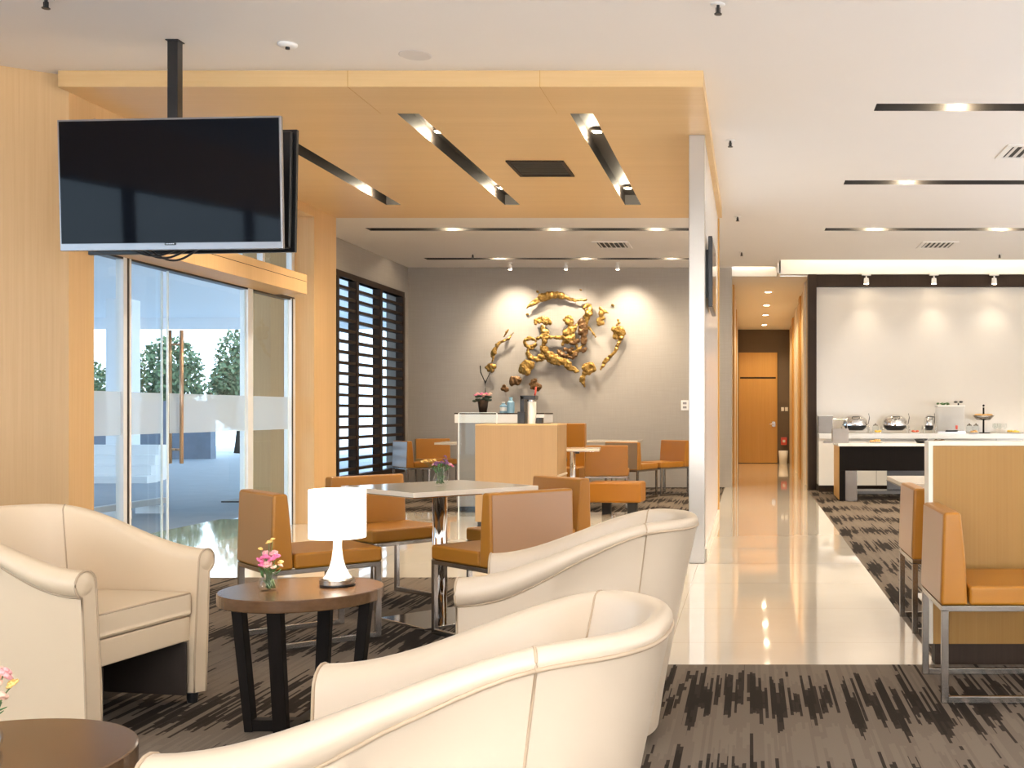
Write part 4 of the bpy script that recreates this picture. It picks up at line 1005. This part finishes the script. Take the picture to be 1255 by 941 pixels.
t = thing('bread_basket', 'dark bread bowl on the buffet table beside the plate of snacks', 'bowl', (2.35, 15.15, .775)); MB().lathe([(0, 0), (.05, 0), (.10, .06), (.095, .06), (.045, .008), (0, .008)], n=24).build('bowl', 'black', t, smooth=True)

# ------------------------------------------------------------------ outside the glass
struct(MB().box(-40, -5.96, -8, 40, -.12, -.03).build('ground', 'asphalt'))
struct(MB().box(-5.96, -5.0, 7.2, 12.4, -.02, -.004).build('floor_threshold', 'tile'))
sbox('ceiling_porch', 'outwhite', -19.0, XW - .3, 2, 30, 3.75, 3.95)
struct(MB().box(-19.2, -18.9, 2, 30, 3.4, 3.95).box(-19.2, -8, 29.8, 30, 3.45, 3.95).build('beam_porch', 'outwhite'))
struct(MB().box(-14.5, -14.0, 24.8, 25.3, -.03, 3.75).build('column_porch', 'outwhite'))
sbox('wall_garden', 'outwall', -40, -14.2, 29.0, 29.3, -.03, 1.5)
def tree(x, y, h, r, label, seed):
    t = thing('tree', label, 'tree', (x, y, -.03), 0, 'trees beyond the driveway'); rnd = random.Random(seed)
    MB().tube([(0, 0, 0), (.1, 0, h * .4), (0, .1, h * .75)], .12, 8, [.16, .12, .05]).build('trunk', 'bark', t, smooth=True)
    m = MB()
    for k in range(2600):
        v = Vector((rnd.gauss(0, 1), rnd.gauss(0, 1), rnd.gauss(0, 1))).normalized() * rnd.random() ** .4
        c = Vector((v.x * r, v.y * r, h * .62 + v.z * h * .38)); a = .05 + rnd.random() * .07
        u = Vector((rnd.gauss(0, 1), rnd.gauss(0, 1), rnd.gauss(0, 1))).normalized(); w = u.orthogonal().normalized() * a * .5
        m.quad(c - u * a, c - w, c + u * a, c + w)
    m.build('crown', 'tree', t, fix=False)
for i, (x, y, h, r) in enumerate(((-17.9, 34.0, 3.6, 1.0), (-16.4, 36.0, 4.1, 1.1), (-15.3, 33.0, 2.9, .9), (-22, 36.0, 3.0, 1.3))):
    tree(x, y, h, r, ['leafy green tree seen through the door leaf, behind the low wall', 'tallest leafy tree seen through the door leaf', 'leafy tree outside, nearest the timber column', 'leafy tree outside behind the narrow glass pane'][i], 60 + i)
# pale steps and a rail on the driveway
for i in range(4):
    tag(MB().box(-12.6 + .06 * i, -10.4 - .12 * i, 19.0 + .35 * i, 19.35 + .35 * i, -.03, .09 + .17 * i).build('garden_step', 'outwhite'), ['lowest pale garden step outside the glass doors', 'second pale garden step outside, above the lowest', 'third pale garden step outside the doors', 'topmost pale garden step outside, narrowest of the flight'][i], 'step', 'garden steps outside')
t = thing('barrier', 'low white barrier bar on feet on the driveway outside', 'barrier', (-7.3, 12.6, -.03))
MB().box(-.04, .04, -1.1, 1.1, .10, .17).build('bar', 'outwhite', t)
for y in (-.7, .1, .8): MB().box(-.16, .16, y - .03, y + .03, 0, .0995).build('foot', 'outwhite', t)
t = thing('notice_stand', 'red and white notice stand outside behind the door leaf', 'sign', (-7.0, 15.2, -.03))
MB().box(-.02, .02, -.02, .02, 0, 1.0).build('post', 'alu', t); MB().box(-.2, .2, -.2, .2, 0, .02).build('base', 'black', t)
MB().box(-.02, .02, -.14, .14, 1.0005, 1.42).build('board', 'outwhite', t); MB().box(.0205, .024, -.12, .12, 1.04, 1.28).build('red_panel', 'red', t)

# ------------------------------------------------------------------ daylight, added fills and lamps
W = bpy.data.worlds.new('World'); S.world = W; W.use_nodes = True
nt = W.node_tree; bg = nt.nodes['Background']; bg.inputs[0].default_value = (.68, .84, 1.0, 1); bg.inputs[1].default_value = 2.4
def area(name, loc, sx, sy, e, col, rot, **k):
    o = light(name, 'AREA', loc, e, col, rot=rot); o.data.shape = 'RECTANGLE'; o.data.size = sx; o.data.size_y = sy
    for a, v in k.items(): setattr(o.data, a, v)
    return o
# unseen fills added behind and right of the camera; portals for the glass
def portal(name, loc, sx, sy, rot):
    o = area(name, loc, sx, sy, 1, (1, 1, 1), rot); o.data.cycles.is_portal = True; return o
area('rear_fill', (0, -3.5, 1.7), 9.0, 2.8, 28, (.93, .96, 1.0), (R(90), 0, 0))  # added fill; the openings behind it are closed
area('ceiling_fill', (0, -3.2, .4), 9.0, .8, 600, (.92, .95, 1.0), (R(178), 0, 0))  # added fill aimed up to brighten the ceiling
area('ceiling_fill', (6.45, 6.5, .6), .8, 13.0, 320, (.97, .97, 1), (0, R(160), 0))  # added ceiling fill; the right wall has no window
portal('door_daylight', (-5.55, 9.8, 1.25), 3.8, 2.3, (0, R(-90), 0))
portal('near_window_daylight', (-5.97, 2.9, 1.6), 5.4, 2.7, (0, R(-90), 0))
portal('louvre_daylight', (-6.0, 15.9, 1.7), 2.6, 2.8, (0, R(-90), 0))
sun = light('sun', 'SUN', (0, 0, 20), 2.2, (1, .97, .92), rot=(R(20), R(38), R(0))); sun.data.angle = R(2)
# strip light in the coves
area('cove_lamp', (3.7, 16.76, 3.62), 6.2, .03, 4.5, (1, .80, .5), (R(90), 0, 0))
area('cove_lamp', (.07, 17.52, 3.62), .6, .03, .9, (1, .78, .45), (R(90), 0, 0))

cam = bpy.data.cameras.new('camera'); co = bpy.data.objects.new('camera', cam); COL.objects.link(co)
co.location = (0, 0, 1.2); co.rotation_euler = (R(90), 0, 0)
cam.sensor_fit = 'HORIZONTAL'; cam.sensor_width = 36; cam.lens = 36 * 1350 / 1255
cam.shift_x = -(919 - 627.5) / 1255; cam.shift_y = (505 - 470.5) / 1255; cam.clip_end = 200
S.camera = co
vs = S.view_settings; S.display_settings.display_device = 'sRGB'
vs.view_transform = 'Standard'; vs.look = 'None'; vs.gamma = 1; vs.use_curve_mapping = False; vs.exposure = 0.9
S.cycles.use_denoising = True
S.cycles.max_bounces = 10; S.cycles.diffuse_bounces = 5; S.cycles.glossy_bounces = 5; S.cycles.transparent_max_bounces = 16
S.cycles.caustics_reflective = False; S.cycles.caustics_refractive = False; S.cycles.sample_clamp_indirect = 4
